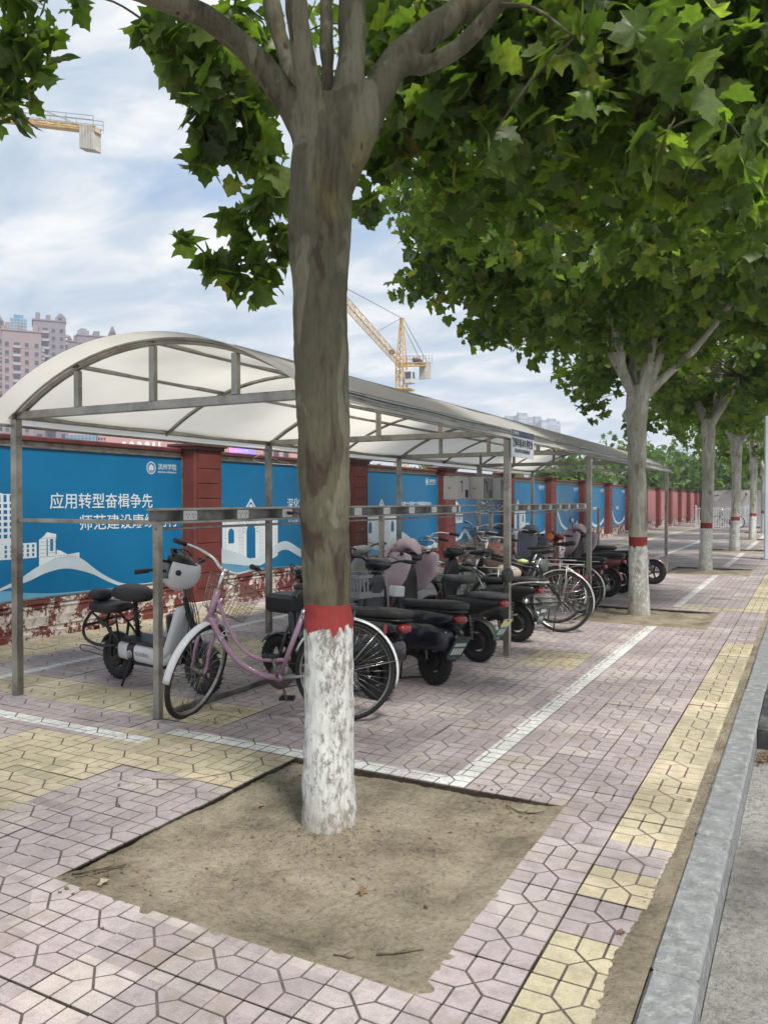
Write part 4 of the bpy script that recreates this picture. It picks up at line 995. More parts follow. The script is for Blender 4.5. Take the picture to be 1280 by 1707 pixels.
# ------------------------------------------------------------------ shelter
def pmem():
    m, t, b = newmat('white_pvc_membrane'); pos = geo_pos(t)
    n = N(t, 'ShaderNodeTexNoise', inp={'Scale': 1.3, 'Detail': 8.0, 'Roughness': .6}); t.links.new(pos, n.inputs['Vector'])
    c = ramp(t, [(.3, (.74,.73,.705)), (.6, (.82,.815,.79))], n.outputs[0])
    b.inputs['Roughness'].default_value = .45; t.links.new(c, b.inputs['Base Color'])
    tl = N(t, 'ShaderNodeBsdfTranslucent'); t.links.new(mix(t, c, (1.12,1.07,1.0), 1, 'MULTIPLY'), tl.inputs[0])
    ms = N(t, 'ShaderNodeMixShader', inp={0: .62}); t.links.new(b.outputs[0], ms.inputs[1]); t.links.new(tl.outputs[0], ms.inputs[2]); t.links.new(ms.outputs[0], t.nodes['Material Output'].inputs[0])
    w = N(t, 'ShaderNodeTexNoise', inp={'Scale': 2.5, 'Detail': 3.0}); t.links.new(pos, w.inputs['Vector'])
    bp = N(t, 'ShaderNodeBump', inp={'Strength': .25, 'Distance': .03}); t.links.new(w.outputs[0], bp.inputs['Height']); t.links.new(bp.outputs[0], b.inputs['Normal']); return m
M['membrane'] = pmem()
XL, XR, ZB, SAG = -5.25, -2.5, 2.07, .445
XC, HS = (XL+XR)/2, (XR-XL)/2; RA = (HS*HS+SAG*SAG)/(2*SAG)
def az(x, up=0): return ZB+SAG-RA+sqrt(max(0, (RA+up)**2-(x-XC)**2))
PY = [4.0, 7.17, 10.34, 13.51, 16.68]
sh = empty('bicycle_shelter', (0, 0, 0), label='long bicycle shelter with arched white membrane roof on square steel posts', cat='shelter')
for y in PY:
    for x in (XL, XR):
        b = MB(); b.cbox(x-.03, x+.03, y-.03, y+.03, -.01, ZB, .004); b.build('post', M['steel'], sh)
    b = MB(); b.beam((XL+.031, y, ZB+.028), (XR-.031, y, ZB+.028), .04, .06); b.build('tie_beam', M['steel'], sh)
    for x in (-4.59, XC, -3.18):
        b = MB(); zt = az(x)-.02; b.box(x-.022, x+.022, y-.018, y+.018, ZB+.059, zt); b.build('strut', M['steel'], sh)
ribs = sorted(PY+[(PY[i]+PY[i+1])/2 for i in range(4)])
for y in ribs:
    b = MB(); xs = [XL+(XR-XL)*i/22 for i in range(23)]; r = .019 if y in PY else .015
    b.tube([(x, y, az(x)) for x in xs], r*1.2, 4); b.build('arched_rib', M['steel'], sh)
for x, w in ((XL, .05), (XR, .05)):
    b = MB(); b.beam((x, 3.95, ZB+.035), (x, 16.75, ZB+.035), .045, .065); b.build('eave_beam', M['steel'], sh)
for x in (-4.59, XC, -3.18):
    b = MB(); b.beam((x, 3.97, az(x)+.012), (x, 16.72, az(x)+.012), .04, .028); b.build('purlin', M['steel'], sh)
# membrane with slight sag between ribs, and its rope-edge at the eaves
V = []; nx, ny = 40, 140; ya, yb = 3.76, 17.05; xl, xr = XL-.08, XR+.08
rise = .026
for j in range(ny+1):
    y = ya+(yb-ya)*j/ny; near = min(abs(y-r) for r in ribs)
    for i in range(nx+1):
        x = xl+(xr-xl)*i/nx; xx = max(XL, min(XR, x)); z = az(xx)+rise
        if x != xx: z -= abs(x-xx)*.65
        z -= .012*min(1, near/.5)**2*(1 if 4 < y < 16.7 else 0)
        if y < 4: z += .0*(4-y)
        z += .004*noise.noise(Vector((x*2, y*2, 0)))
        V.append((x, y, z))
F = [(j*(nx+1)+i, j*(nx+1)+i+1, (j+1)*(nx+1)+i+1, (j+1)*(nx+1)+i) for j in range(ny) for i in range(nx)]
mem = mesh_np('roof_membrane', np.array(V), np.array(F), M['membrane'], sh, True)
b = MB()
for x, sgn in ((xl, -1), (xr, 1)):
    b.tube([(x, y, az(XL)+rise-.068) for y in np.linspace(ya, yb, 30)], .011, 6)
b.build('edge_rail', M['steel'], sh)
b = MB()
for y in (3.96,): b.tube([(x, y, az(max(XL,min(XR,x)))+rise-.012) for x in np.linspace(XL, XR, 24)], .010, 6)
b.build('edge_tube', M['steel'], sh)
b = MB()
for x in (XR+.06,): 
    pts = [(x, y, az(XR)+rise+.01+.004*sin(y*5)) for y in np.linspace(3.6, 17, 60)]; b.tube(pts, .005, 5)
b.build('cable', M['black'], sh)
# cross rail from the back post to the middle post; tray with sockets
XM = -3.84
rl = empty('rail', (0, 0, 0), label='thin steel rail crossing in front of the nearest banner between two posts', cat='rail')
b = MB(); b.beam((XL+.031, 4.0, 1.315), (XM-.03, 4.0, 1.315), .025, .03); b.build('bar', M['steel'], rl)
tray = empty('socket_tray', (0, 0, 0), label='long steel cable tray with white charging sockets on low posts in the shelter', cat='cable tray')
for y in PY:
    b = MB(); b.cbox(XM-.024, XM+.024, y-.024, y+.024, 0, 1.31, .003); b.build('post', M['steel'], tray)
YE = 15.9
b = MB(); b.beam((XM, 3.95, 1.403), (XM, YE, 1.403), .10, .016); b.build('top_flange', M['steel'], tray)
b = MB(); b.beam((XM, 3.95, 1.313), (XM, YE, 1.313), .10, .018); b.build('bottom_flange', M['steel'], tray)
b = MB()
for a, c in ((3.96, 9.3), (10.9, YE)): b.box(XM-.04, XM-.035, a, c, 1.321, 1.396)
b.build('back_plate', M['steel_dull'], tray)
b = MB(); b.beam((XM+.01, 3.97, 1.272), (XM+.01, 17.0, 1.272), .02, .018); b.build('lower_rail', M['steel_dull'], tray)
b = MB(); b.cbox(0, .012, -.068, .068, -.034, .034, .004, 0)
for yy in (-.03, .03):
    for a, c in ((-.012,.008),(.012,.008),(0,-.012)): b.box(.012, .0128, yy+a-.002, yy+a+.002, c-.007, c+.007, 1)
so = b.build('socket', [M['whiteplastic'], M['black']], tray); so.location = (XM+.038, 4.27, 1.3585)
y = 4.27+.585
while y < YE-.1:
    if not 9.2 < y < 10.9:
        c = so.copy(); COL.objects.link(c); c.parent = tray; c.location = (XM+.038, y, 1.3585)
    y += .585
b = MB(); b.beam((XM+.02, 4.1, .022), (XM+.02, 7.2, .022), .03, .04); props(b.build('floor_rail', M['steel_dull']), 'low steel bar lying on the tiles behind the lilac bicycle', 'rail')
# charging cable hanging from a socket
b = MB(); b.tube(spline([(XM+.06,5.44,1.36),(XM+.11,5.52,1.35),(XM+.13,5.6,1.2),(XM+.10,5.68,.95),(XM+.16,5.7,.8)],6), .005, 6); b.tube([(XM+.052,5.43,1.362),(XM+.09,5.47,1.358)], .014, 8)
props(b.build('charging_cable', M['black']), 'black charging cable plugged in the tray just left of the nearest trunk', 'cable')
# electric boxes and their wiring
M['boxgrey'] = P('grey_enamel', (.50,.50,.49), .45, 0, .06, 4)
M['boxface'] = P('meter_window', (.09,.10,.095), .4, 0, .1, 4)
def ebox(y, x, lab, face=True):
    o = empty('electric_box', (x, y, 1.475), label=lab, cat='electric box')
    b = MB(); b.cbox(-.10, .10, 0, .37, 0, .30, .008); b.build('case', M['boxgrey'], o)
    b = MB(); b.cbox(.1, .108, .015, .355, .015, .285, .003); b.build('door', M['boxface'] if face else M['boxgrey'], o)
    b = MB(); b.box(.108, .113, .23, .32, .03, .13); b.build('label_plate', M['black'], o)
    b = MB(); b.box(.108, .112, .12, .13, .09, .24); b.disc((.108, .09, .23), (1,0,0), [(0,.012),(.012,.012),(.012,0),(0,0)], 10); b.disc((-.02, -.001, .15), (0,-1,0), [(0,.006),(.01,.006),(.01,0),(0,0)], 10); b.build('lock', M['black'], o)
    return o
ebox(9.36, -4.02, 'leftmost grey electric box, seen edge-on, with a small round lock', False)
ebox(9.78, XM, 'middle grey electric box with dark meter window above the socket tray')
ebox(10.43, XM, 'right grey electric box with dark window, next to the post under the sign')
b = MB()
wr = random.Random(2)
for i in range(9):
    y = 9.9+i*.09; b.tube(spline([(XM+.02, y, 1.475),(XM+.05+wr.uniform(-.03,.03), y+wr.uniform(-.1,.1), 1.42),(XM+.06, y+wr.uniform(-.15,.15), 1.36+wr.uniform(-.02,.02)),(XM+.03, y+wr.uniform(-.2,.2), 1.40)],5), .009, 6)
b.tube(spline([(XM+.07,9.75,1.44),(XM+.08,9.9,1.34),(XM+.08,10.3,1.32),(XM+.07,10.6,1.40)],6), .013, 6)
props(b.build('wiring', M['greyplastic']), 'tangle of grey conduits hanging under the electric boxes', 'wiring')
b = MB(); b.beam((-4.02, 9.3, 1.79), (XM, 10.85, 1.79), .03, .03); b.beam((XM, 9.95, 1.79), (XM, 9.95, ZB), .03, .03); b.build('box_hanger', M['steel_dull'], tray)
b = MB(); b.tube(spline([(-5.2,7.2,2.02),(-6.0,7.9,1.99),(-6.8,9.1,2.0),(-7.1,10.5,2.02)],8), .004, 5); b.tube(spline([(-5.2,7.17,1.93),(-5.5,8.4,1.82),(-6.4,9.7,1.80),(-7.1,11.2,1.92)],8), .003, 5)
props(b.build('overhead_wire', M['whiteplastic']), 'thin pale wires strung from the shelter to the wall', 'wire')
# sign on the eave
M['signblue'] = P('dark_blue_sign', (.012,.022,.045), .4, 0, .1, 4); M['signgrey'] = P('pale_sign_board', (.40,.43,.47), .4, 0, .05, 4); M['ink'] = P('sign_ink', (.015,.02,.03), .5)
sg = empty('shelter_sign', (XR+.14, 6.86, 1.862), label='small pale sign with dark blue header hanging from the shelter eave', cat='sign')
b = MB(); b.cbox(0, .006, 0, .66, 0, .245, .001); b.build('board', M['signgrey'], sg)
b = MB(); b.box(.0065, .0075, .002, .658, .185, .243); b.build('header', M['signblue'], sg)
text('lettering', '教师非机动车停放处', .088, (.008, .02, .10), M['ink'], sg, bold=.002, sx=.76)
text('lettering', '请有序停放 保持通道畅通', .042, (.008, .09, .042), M['ink'], sg, sx=.92)
text('lettering', '滨州学院', .03, (.008, .075, .205), M['signgrey'], sg)
b = MB(); b.disc((.0078,.045,.214), (1,0,0), [(.010,.001),(.016,.001),(.016,0),(.010,0)], 14); b.build('emblem', M['signgrey'], sg)
# ------------------------------------------------------------------ bicycles and scooters
def place(o, x, y, head, lean=0):
    o.location = (x, y, 0); o.rotation_euler = (radians(lean), 0, radians(head+90))
def arcstrip(b, c, R, a0, a1, w, sag=.012, n=26, mi=None, th=.003):
    # mudguard: strip of curved section around the wheel axle (y axis); a measured from +x through +z
    prof = [(R-sag, -w/2), (R-sag*.2, -w*.3), (R, 0), (R-sag*.2, w*.3), (R-sag, w/2), (R-sag-th, w/2-.001), (R-th-sag*.2, w*.28), (R-th, 0), (R-th-sag*.2, -w*.28), (R-sag-th, -w/2+.001)]
    vs = []; m = len(prof)
    for i in range(n+1):
        a = a0+(a1-a0)*i/n
        for r, o in prof: vs.append((c[0]+r*cos(a), c[1]+o, c[2]+r*sin(a)))
    fs = [(i*m+k, (i+1)*m+k, (i+1)*m+(k+1) % m, i*m+(k+1) % m) for i in range(n) for k in range(m)]+[tuple(range(m)), tuple(n*m+k for k in range(m))[::-1]]
    b.add(vs, fs, mi)
def spoke_wheel(par, c, R, Mx, spokes=32, tw=.019, tyre=None, rimm=None):
    b = MB(); b.M = Mx; ri = R-tw*1.7
    b.ring(c, (0,1,0), [(ri-.002,-.012),(ri+.004,-.012),(ri+.006,-.006),(ri+.006,.006),(ri+.004,.012),(ri-.002,.012),(ri-.010,.006),(ri-.010,-.006)], 40)
    w = b.build('wheel', rimm or M['rim'], par)
    b = MB(); b.M = Mx; rc = R-tw
    b.ring(c, (0,1,0), [(rc+tw*cos(2*pi*k/10), tw*sin(2*pi*k/10)) for k in range(10)], 44); b.build('tyre', tyre or M['rubber'], w)
    b = MB(); b.M = Mx; c = Vector(c)
    for i in range(spokes):
        a = 2*pi*i/spokes; s = 1 if i % 2 else -1; a2 = a+(.42 if (i//2) % 2 else -.42)
        p = c+Vector((cos(a)*(ri-.006), 0, sin(a)*(ri-.006))); q = c+Vector((cos(a2)*.026, s*.030, sin(a2)*.026)); b.tube([p, q], .0013, 4)
    b.build('spokes', M['rim'], w)['kind'] = 'stuff'
    b = MB(); b.M = Mx; b.disc(c+Vector((0,-.05,0)), (0,1,0), [(0,0),(.010,0),(.010,.012),(.028,.014),(.028,.020),(.015,.024),(.015,.076),(.028,.080),(.028,.086),(.010,.088),(.010,.1),(0,.1)], 14); b.build('hub', M['steel_dull'], w)
    return w
def wire_basket(par, Mx, c, wx, wy, h, mat, taper=.75, nx=7, ny=9, nz=6, name='basket'):
    b = MB(); b.M = Mx; x, y, z = c
    def cor(f, u, v): s = taper+(1-taper)*f; return (x+u*wx/2*s, y+v*wy/2*s, z+h*f)
    for j in range(nz+1):
        f = j/nz; r = .004 if j == nz else .0016
        b.tube([cor(f,-1,-.8),cor(f,-.85,-1),cor(f,.85,-1),cor(f,1,-.8),cor(f,1,.8),cor(f,.85,1),cor(f,-.85,1),cor(f,-1,.8),cor(f,-1,-.8)], r, 4)
    for i in range(ny+1):
        v = -1+2*i/ny
        for u in (-1, 1): b.tube([cor(0,u,v*.95), cor(1,u,v*.95)], .0015, 4)
        b.tube([cor(0,-1,v*.95), cor(0,1,v*.95)], .0015, 4)
    for i in range(nx+1):
        u = -1+2*i/nx
        for v in (-1, 1): b.tube([cor(0,u*.95,v), cor(1,u*.95,v)], .0015, 4)
        b.tube([cor(0,u*.95,-1), cor(0,u*.95,1)], .0015, 4)
    return b.build(name, mat, par)
def saddle(par, c, mat, L=.26, W=.10, Mx=None):
    b = MB(); b.M = Mx; x, y, z = c
    b.loft([(x-L*.5,y,z+.028,W*.55,.018),(x-L*.44,y,z+.03,W*.95,.030),(x-L*.25,y,z+.022,W,.034),(x,y,z+.012,W*.62,.030),(x+L*.25,y,z+.010,W*.34,.024),(x+L*.5,y,z+.008,W*.24,.018),(x+L*.55,y,z+.004,W*.14,.010)], 16, 2.3)
    s = b.build('saddle', mat, par)
    b = MB(); b.M = Mx
    for v in (-.6,.6):
        for k in range(1): b.tube([(x-L*.3+.014*cos(t*2.2), y+v*W+.014*sin(t*2.2), z-.045+t*.0035) for t in range(14)], .003, 4)
    b.tube([(x-L*.35,y-.05,z-.045),(x+L*.3,y-.012,z-.01)], .0035, 4); b.tube([(x-L*.35,y+.05,z-.045),(x+L*.3,y+.012,z-.01)], .0035, 4)
    b.build('springs', M['chrome'], s); return s
def bicycle(label, paint, x, y, head, lean=3, steer=0, step=True, wb=1.08, R=.33, fender=None, basket='wire', bmat=None, grips=None, saddlemat=None, rack=True, straight=False, skirt=False, spokes=32, guard=True, crank_a=1.5, group='bicycles parked under the shelter'):
    o = empty('bicycle', label=label, cat='bicycle', group=group); place(o, x, y, head, lean)
    fender = fender or M['silverpaint']; HT, HB = Vector((wb-.215,0,.86)), Vector((wb-.155,0,.66)); BB = Vector((.44,0,.285)); ST = Vector((.275,0,.72))
    b = MB()
    b.tube([HB-(HT-HB)*.1, HT+(HT-HB)*.05], .021, 12)
    if step:
        b.tube(spline([tuple(HB+Vector((-.01,0,.02))),(wb-.24,0,.54),(wb-.36,0,.39),(.56,0,.305),tuple(BB)],6), .021, 12)
        b.tube(spline([tuple(HT+Vector((-.0,0,-.06))),(wb-.27,0,.66),(wb-.36,0,.50),(.58,0,.41),(.405,0,.40)],6), .014, 10)
    else:
        b.tube([HB, BB], .019, 10); b.tube([HT-Vector((0,0,.04)), ST-Vector((0,0,.03))], .016, 10)
    b.tube([BB, ST], .0175, 12); b.tube([BB+Vector((0,-.04,0)), BB+Vector((0,.04,0))], .025, 12)
    for s in (-1, 1):
        b.tube([BB+Vector((-.02,s*.025,0)), (.2,s*.05,.31), (0,s*.065,R)], .0105, 8, 0 if not skirt else 1); b.tube([ST+Vector((.01,s*.015,-.03)), (.2,s*.045,.62), (0,s*.065,R)], .0085, 8, 0 if not skirt else 1)
    fr = b.build('frame', [paint, M['silverpaint']], o)
    b = MB(); b.tube([ST-(ST-BB)*.12, ST+(ST-BB).normalized()*.12], .013, 10); b.tube([ST-(ST-BB).normalized()*.015, ST+(ST-BB).normalized()*.012], .021, 12); b.build('seat_post', M['chrome'], o)
    sp_ = ST+(ST-BB).normalized()*.15; saddle(o, (sp_.x-.02, 0, sp_.z+.02), saddlemat or M['seat'])
    spoke_wheel(o, (0,0,R), R, None, spokes)
    b = MB(); arcstrip(b, (0,0,R), R+.022, radians(22), radians(196), .058); b.build('rear_mudguard', fender, o)
    b = MB()
    for s in (-1, 1): b.tube([(0,s*.06,R), (-(R+.02)*cos(radians(12)), s*.028, R+(R+.02)*sin(radians(12)))], .0022, 4); b.tube([(0,s*.06,R), (-(R+.02)*cos(radians(50)), s*.028, R+(R+.02)*sin(radians(50)))], .0022, 4)
    b.build('mudguard_stay', M['chrome'], o)
    if skirt:
        b = MB()
        for s in (-1, 1):
            for k in range(22):
                a = radians(60+k*5.2); b.tube([(.02, s*.045, R+.04), ((R+.01)*cos(a), s*.032, R+(R+.01)*sin(a))], .0011, 3)
            for q in (.5,.75): b.tube([((R)*q*cos(radians(60+k*8))+.01, s*.038, R+R*q*sin(radians(60+k*8))) for k in range(15)], .0011, 3)
        b.build('skirt_net', M['black'], o)
    if rack:
        b = MB(); zr = 2*R+.075
        for s in (-1, 1):
            b.tube(spline([(.20,s*.035,zr),(.0,s*.06,zr),(-.20,s*.055,zr),(-.24,0,zr)],4), .005, 6); b.tube([(0,s*.068,R),(-.05,s*.065,R+.2),(-.06,s*.06,zr)], .0045, 6)
        for xx in (.1,.03,-.05,-.13): b.tube([(xx,-.055,zr),(xx,.055,zr)], .0035, 5)
        b.tube([(.2,-.035,zr),(.2,.035,zr)], .005, 6); b.build('rack', M['black'] if fender is M['whiteplastic'] else M['silverpaint'], o)
    b = MB(); b.cbox(-.275,-.255,-.03,.03,2*R-.09,2*R-.03,.006); b.build('reflector', M['redlens'], o)
    # cranks, chain and guard
    b = MB(); b.M = None
    for s, a in ((1, crank_a), (-1, crank_a+pi)):
        e = BB+Vector((.165*cos(a), s*.075, .165*sin(a))); b.tube([BB+Vector((0,s*.055,0)), e], .010, 8)
    b.tube([BB+Vector((0,-.085,0)), BB+Vector((0,.085,0))], .008, 8)
    b.disc(BB+Vector((0,-.052,0)), (0,1,0), [(0,0),(.085,0),(.085,.003),(0,.003)], 28); b.build('crank', M['steel_dull'], o)
    for s, a in ((1, crank_a), (-1, crank_a+pi)):
        e = BB+Vector((.165*cos(a), s*.12, .165*sin(a))); b = MB(); b.cbox(e.x-.04,e.x+.04,e.y-.035,e.y-.024,e.z-.011,e.z+.011,.003); b.cbox(e.x-.04,e.x+.04,e.y+.024,e.y+.035,e.z-.011,e.z+.011,.003)
        b.cbox(e.x-.05,e.x-.038,e.y-.04,e.y+.04,e.z-.013,e.z+.013,.003); b.cbox(e.x+.038,e.x+.05,e.y-.04,e.y+.04,e.z-.013,e.z+.013,.003); b.tube([e+Vector((0,-.05,0)), e+Vector((0,.05,0))], .008, 8); b.build('pedal', M['black'], o)
    b = MB(); ch = [(BB.x+.085*cos(t), -.0505, BB.z+.085*sin(t)) for t in np.linspace(-1.5,1.5,10)]+[(.03*cos(t), -.0505, R+.035*sin(t)) for t in np.linspace(1.6,4.6,8)]
    b.tube(ch+[ch[0]], .0045, 4); b.build('chain', M['rust'], o)
    if guard:
        b = MB(); pts = [(BB.x+.12*cos(t), BB.z+.115*sin(t)) for t in np.linspace(-1.7,1.8,14)]+[(.05,R+.06),(-.02,R+.05),(-.02,R-.03),(.05,R-.06)]
        vs = [(x_, -.066, z_) for x_, z_ in pts]+[(x_, -.059, z_) for x_, z_ in pts]; n = len(pts)
        b.add(vs, [tuple(range(n))[::-1], tuple(range(n, 2*n))]+[(k, (k+1) % n, n+(k+1) % n, n+k) for k in range(n)], smooth=False); b.build('chain_guard', fender if fender is not M['whiteplastic'] else paint, o)
    b = MB(); b.tube([(.02,.07,R-.02),(.05,.13,.16),(.06,.19,.015)], .008, 6); b.build('kickstand', M['black'], o)
    # steered assembly, turned about the head tube axis
    ax = (HT-HB).normalized(); Mx = Matrix.Translation(HB) @ Matrix.Rotation(radians(steer), 4, ax) @ Matrix.Translation(-HB)
    fc = (wb, 0, R)
    spoke_wheel(o, fc, R, Mx, spokes)
    b = MB(); b.M = Mx; cr = Vector((wb-.12,0,R+R+.045))
    b.tube([HB+Vector((.005,0,-.01)), cr], .017, 10)
    for s in (-1, 1): b.tube(spline([tuple(cr+Vector((0,s*.01,0))),(wb-.115,s*.052,2*R-.01),(wb-.075,s*.055,1.45*R),(wb-.02,s*.055,R+.06),(wb,s*.052,R)],4), .0105, 8)
    b.build('fork', paint, o)
    b = MB(); b.M = Mx; arcstrip(b, fc, R+.022, radians(62), radians(206), .055); b.build('front_mudguard', fender, o)
    b = MB(); b.M = Mx
    for s in (-1, 1): b.tube([(wb,s*.05,R), (wb-(R+.02)*cos(radians(12)), s*.026, R-(R+.02)*sin(radians(12)))], .0022, 4)
    b.build('mudguard_stay', M['chrome'], o)
    b = MB(); b.M = Mx; tp = HT+ax*.14; b.tube([HT-ax*.02, tp], .012, 10); b.tube([tp, tp+Vector((.045,0,.012))], .017, 10)
    hb = tp+Vector((.045,0,.012)); half = []
    for s in (-1, 1):
        pth = [tuple(hb), tuple(hb+Vector((.02,s*.07,.01))), tuple(hb+Vector((.015,s*.15,.055))), tuple(hb+Vector((-.04,s*.24,.07))), tuple(hb+Vector((-.15,s*.285,.055))), tuple(hb+Vector((-.27,s*.30,.035)))] if not straight else [tuple(hb), tuple(hb+Vector((0,s*.12,.01))), tuple(hb+Vector((-.03,s*.28,.02)))]
        b.tube(spline(pth, 5), .011, 8); half.append(pth)
    st_ = b.build('handlebar', M['chrome'], o)
    for i, s in enumerate((-1, 1)):
        p1 = Vector(half[i][-1]); p0 = Vector(half[i][-2]); b = MB(); b.M = Mx
        p0 = p1+(p0-p1).normalized()*.115; b.tube([p0, p1, p1+(p1-p0)*.02], [.016,.017,.014], 10); b.build('grip', grips or M['black'], o)
        b = MB(); b.M = Mx; q = p0+(p0-p1)*.2; b.tube(spline([tuple(q), tuple(q+Vector((.01,0,-.02))), tuple(p1+(p0-p1)*.4+Vector((.02,0,-.045)))],3), .005, 6); b.build('brake_lever', M['steel_dull'], o)
    b = MB(); b.M = Mx
    for s in (-1,1): b.tube(spline([tuple(hb+Vector((0,s*.2,.05))),tuple(hb+Vector((.10,s*.12,.03))),tuple(hb+Vector((.09,s*.03,-.1))),(wb-.13,0,.72)],5), .003, 5)
    b.build('brake_cable', M['black'], o)
    if basket == 'wire': wire_basket(o, Mx, (hb.x+.19, 0, hb.z-.26), .24, .33, .23, bmat or M['wire'])
    return o
def cast_wheel(par, c, R, Mx=None, w=.05, motor=False, rimm=None, ns=5):
    b = MB(); b.M = Mx; ri = R*.60
    b.ring(c, (0,1,0), [(R-.004,-w*.30),(R,0),(R-.004,w*.30),(R-.018,w*.55),(ri+.02,w*.62),(ri,w*.5),(ri-.006,0),(ri,-w*.5),(ri+.02,-w*.62),(R-.018,-w*.55)], 40)
    wh = b.build('wheel', M['rubber'], par)
    b = MB(); b.M = Mx; b.smooth = False
    b.ring(c, (0,1,0), [(ri,-w*.5),(ri,w*.5),(ri-.022,w*.45),(ri-.022,-w*.45)], 36)
    cc = Vector(c)
    if motor: b.disc(cc+Vector((0,-w*.75,0)), (0,1,0), [(0,0),(R*.36,0),(R*.40,.012),(R*.40,w*1.4),(R*.36,w*1.5),(0,w*1.5)], 28)
    else:
        b.disc(cc+Vector((0,-w*.7,0)), (0,1,0), [(0,0),(.03,0),(.034,.008),(.034,w*1.3),(.03,w*1.4),(0,w*1.4)], 16)
        for k in range(ns):
            a = 2*pi*k/ns; d = Vector((cos(a),0,sin(a))); b.beam(cc+d*.028, cc+d*(ri-.012), .030, .026)
    b.build('rim', rimm or M['black'], wh)
    b = MB(); b.M = Mx
    for k in range(60):
        a = 2*pi*k/60; s = .5 if k % 2 else -.5
        d = Vector((cos(a),0,sin(a))); p = cc+d*(R-.001); b.beam(p+Vector((0,(s-.45)*w*.5,0)), p+Vector((0,(s+.45)*w*.5,0))+Vector((-sin(a),0,cos(a)))*.01, .006, .006)
    b.build('tread', M['rubber'], wh)['kind'] = 'stuff'
    return wh
def plate(par, p, w=.17, h=.24, tilt=25, style='green', txt=None):
    e = empty('number_plate', p, parent=par); e.rotation_euler = (0, radians(tilt), 0)
    b = MB(); c = .03; out = [(-w/2,0),(w/2,0),(w/2,-h+c),(w/2-c,-h),(-w/2+c,-h),(-w/2,-h+c)]
    b.add([(-.003,y,z) for y, z in out]+[(.0,y,z) for y, z in out], [(5,4,3,2,1,0),(6,7,8,9,10,11)]+[(k,(k+1) % 6,6+(k+1) % 6,6+k) for k in range(6)], smooth=False)
    base = {'green': 'plategreen', 'dark': 'platedark', 'white': 'plate'}[style]; b.build('plate_board', M[base], e)
    b = MB(); ink = M['plate'] if style != 'white' else M['plategreen']
    rr = random.Random(int(p[2]*1000)); 
    for k in range(5): yy = -w/2+.02+k*(w-.04)/5; b.box(-.0045,-.0034,yy,yy+(w-.04)/5-.008,-h*.42,-h*.42+.035)
    if not txt:
        for k in range(4): yy = -w/2+.02+k*(w-.04)/4; b.box(-.0045,-.0034,yy,yy+(w-.04)/4-.010,-h*.78,-h*.50)
    b.build('plate_print', ink, e)
    if txt: text('lettering', txt, .085, (-.0045, w/2-.02, -h*.84), ink, e, rot=(pi/2,0,-pi/2))
    if style == 'green':
        b = MB(); b.box(-.0048,-.0033,-w/2+.004,w/2-.004,-.085,-.004); b.build('sticker', M['sticker'], e)
    return e
def quilt(par, Mx, hb, mat, drop=.72, wid=.27, seed=1, hood=True):
    r = random.Random(seed); V = []; nu, nv = 28, 22
    ph = r.uniform(0, 6)
    for j in range(nv+1):
        v = j/nv
        for i in range(nu+1):
            u = -1+2*i/nu; a = u*1.25; w = wid*(1.0-.18*v+.10*sin(v*5+ph))
            bulge = .05+.13*cos(a)+.05*v
            x = hb.x+.02+bulge+.022*sin(u*9+v*3+ph)*(.3+v)+.012*noise.noise(Vector((u*4, v*4, seed)))
            y = w*sin(a)/.95; z = hb.z+.13-.92*v*drop/.72+.03*cos(u*2.4)*(1-v)+.015*sin(u*11+ph)*v
            if j == 0: x -= .08
            if j == 1: x -= .03; z += .015
            V.append((x, y, z))
    F = [(j*(nu+1)+i, j*(nu+1)+i+1, (j+1)*(nu+1)+i+1, (j+1)*(nu+1)+i) for j in range(nv) for i in range(nu)]
    V = [tuple(Mx @ Vector(v)) for v in V]
    o = mesh_np('windshield_quilt', np.array(V), np.array(F), mat, par, True); md = o.modifiers.new('thick', 'SOLIDIFY'); md.thickness = .018
    for s in (-1, 1):
        b = MB(); b.M = Mx
        for q in range(1):
            b.loft([(hb.x-.15, s*.29, hb.z-.02, .035, .06), (hb.x-.10, s*.30, hb.z-.08, .055, .14), (hb.x-.0, s*.29, hb.z-.14, .06, .20), (hb.x+.09, s*.26, hb.z-.16, .055, .22), (hb.x+.17, s*.19, hb.z-.14, .04, .18)], 14, 2.6)
        g = b.build('quilt_mitt', mat, o)
    if hood:
        b = MB(); b.M = Mx; b.loft([(hb.x-.09,0,hb.z+.05,.04,.02),(hb.x-.05,0,hb.z+.11,.10,.04),(hb.x+.02,0,hb.z+.15,.14,.055),(hb.x+.10,0,hb.z+.12,.17,.08),(hb.x+.16,0,hb.z+.03,.20,.11),(hb.x+.18,0,hb.z-.10,.20,.08)], 20, 2.3); b.build('quilt_collar', mat, o)
    return o
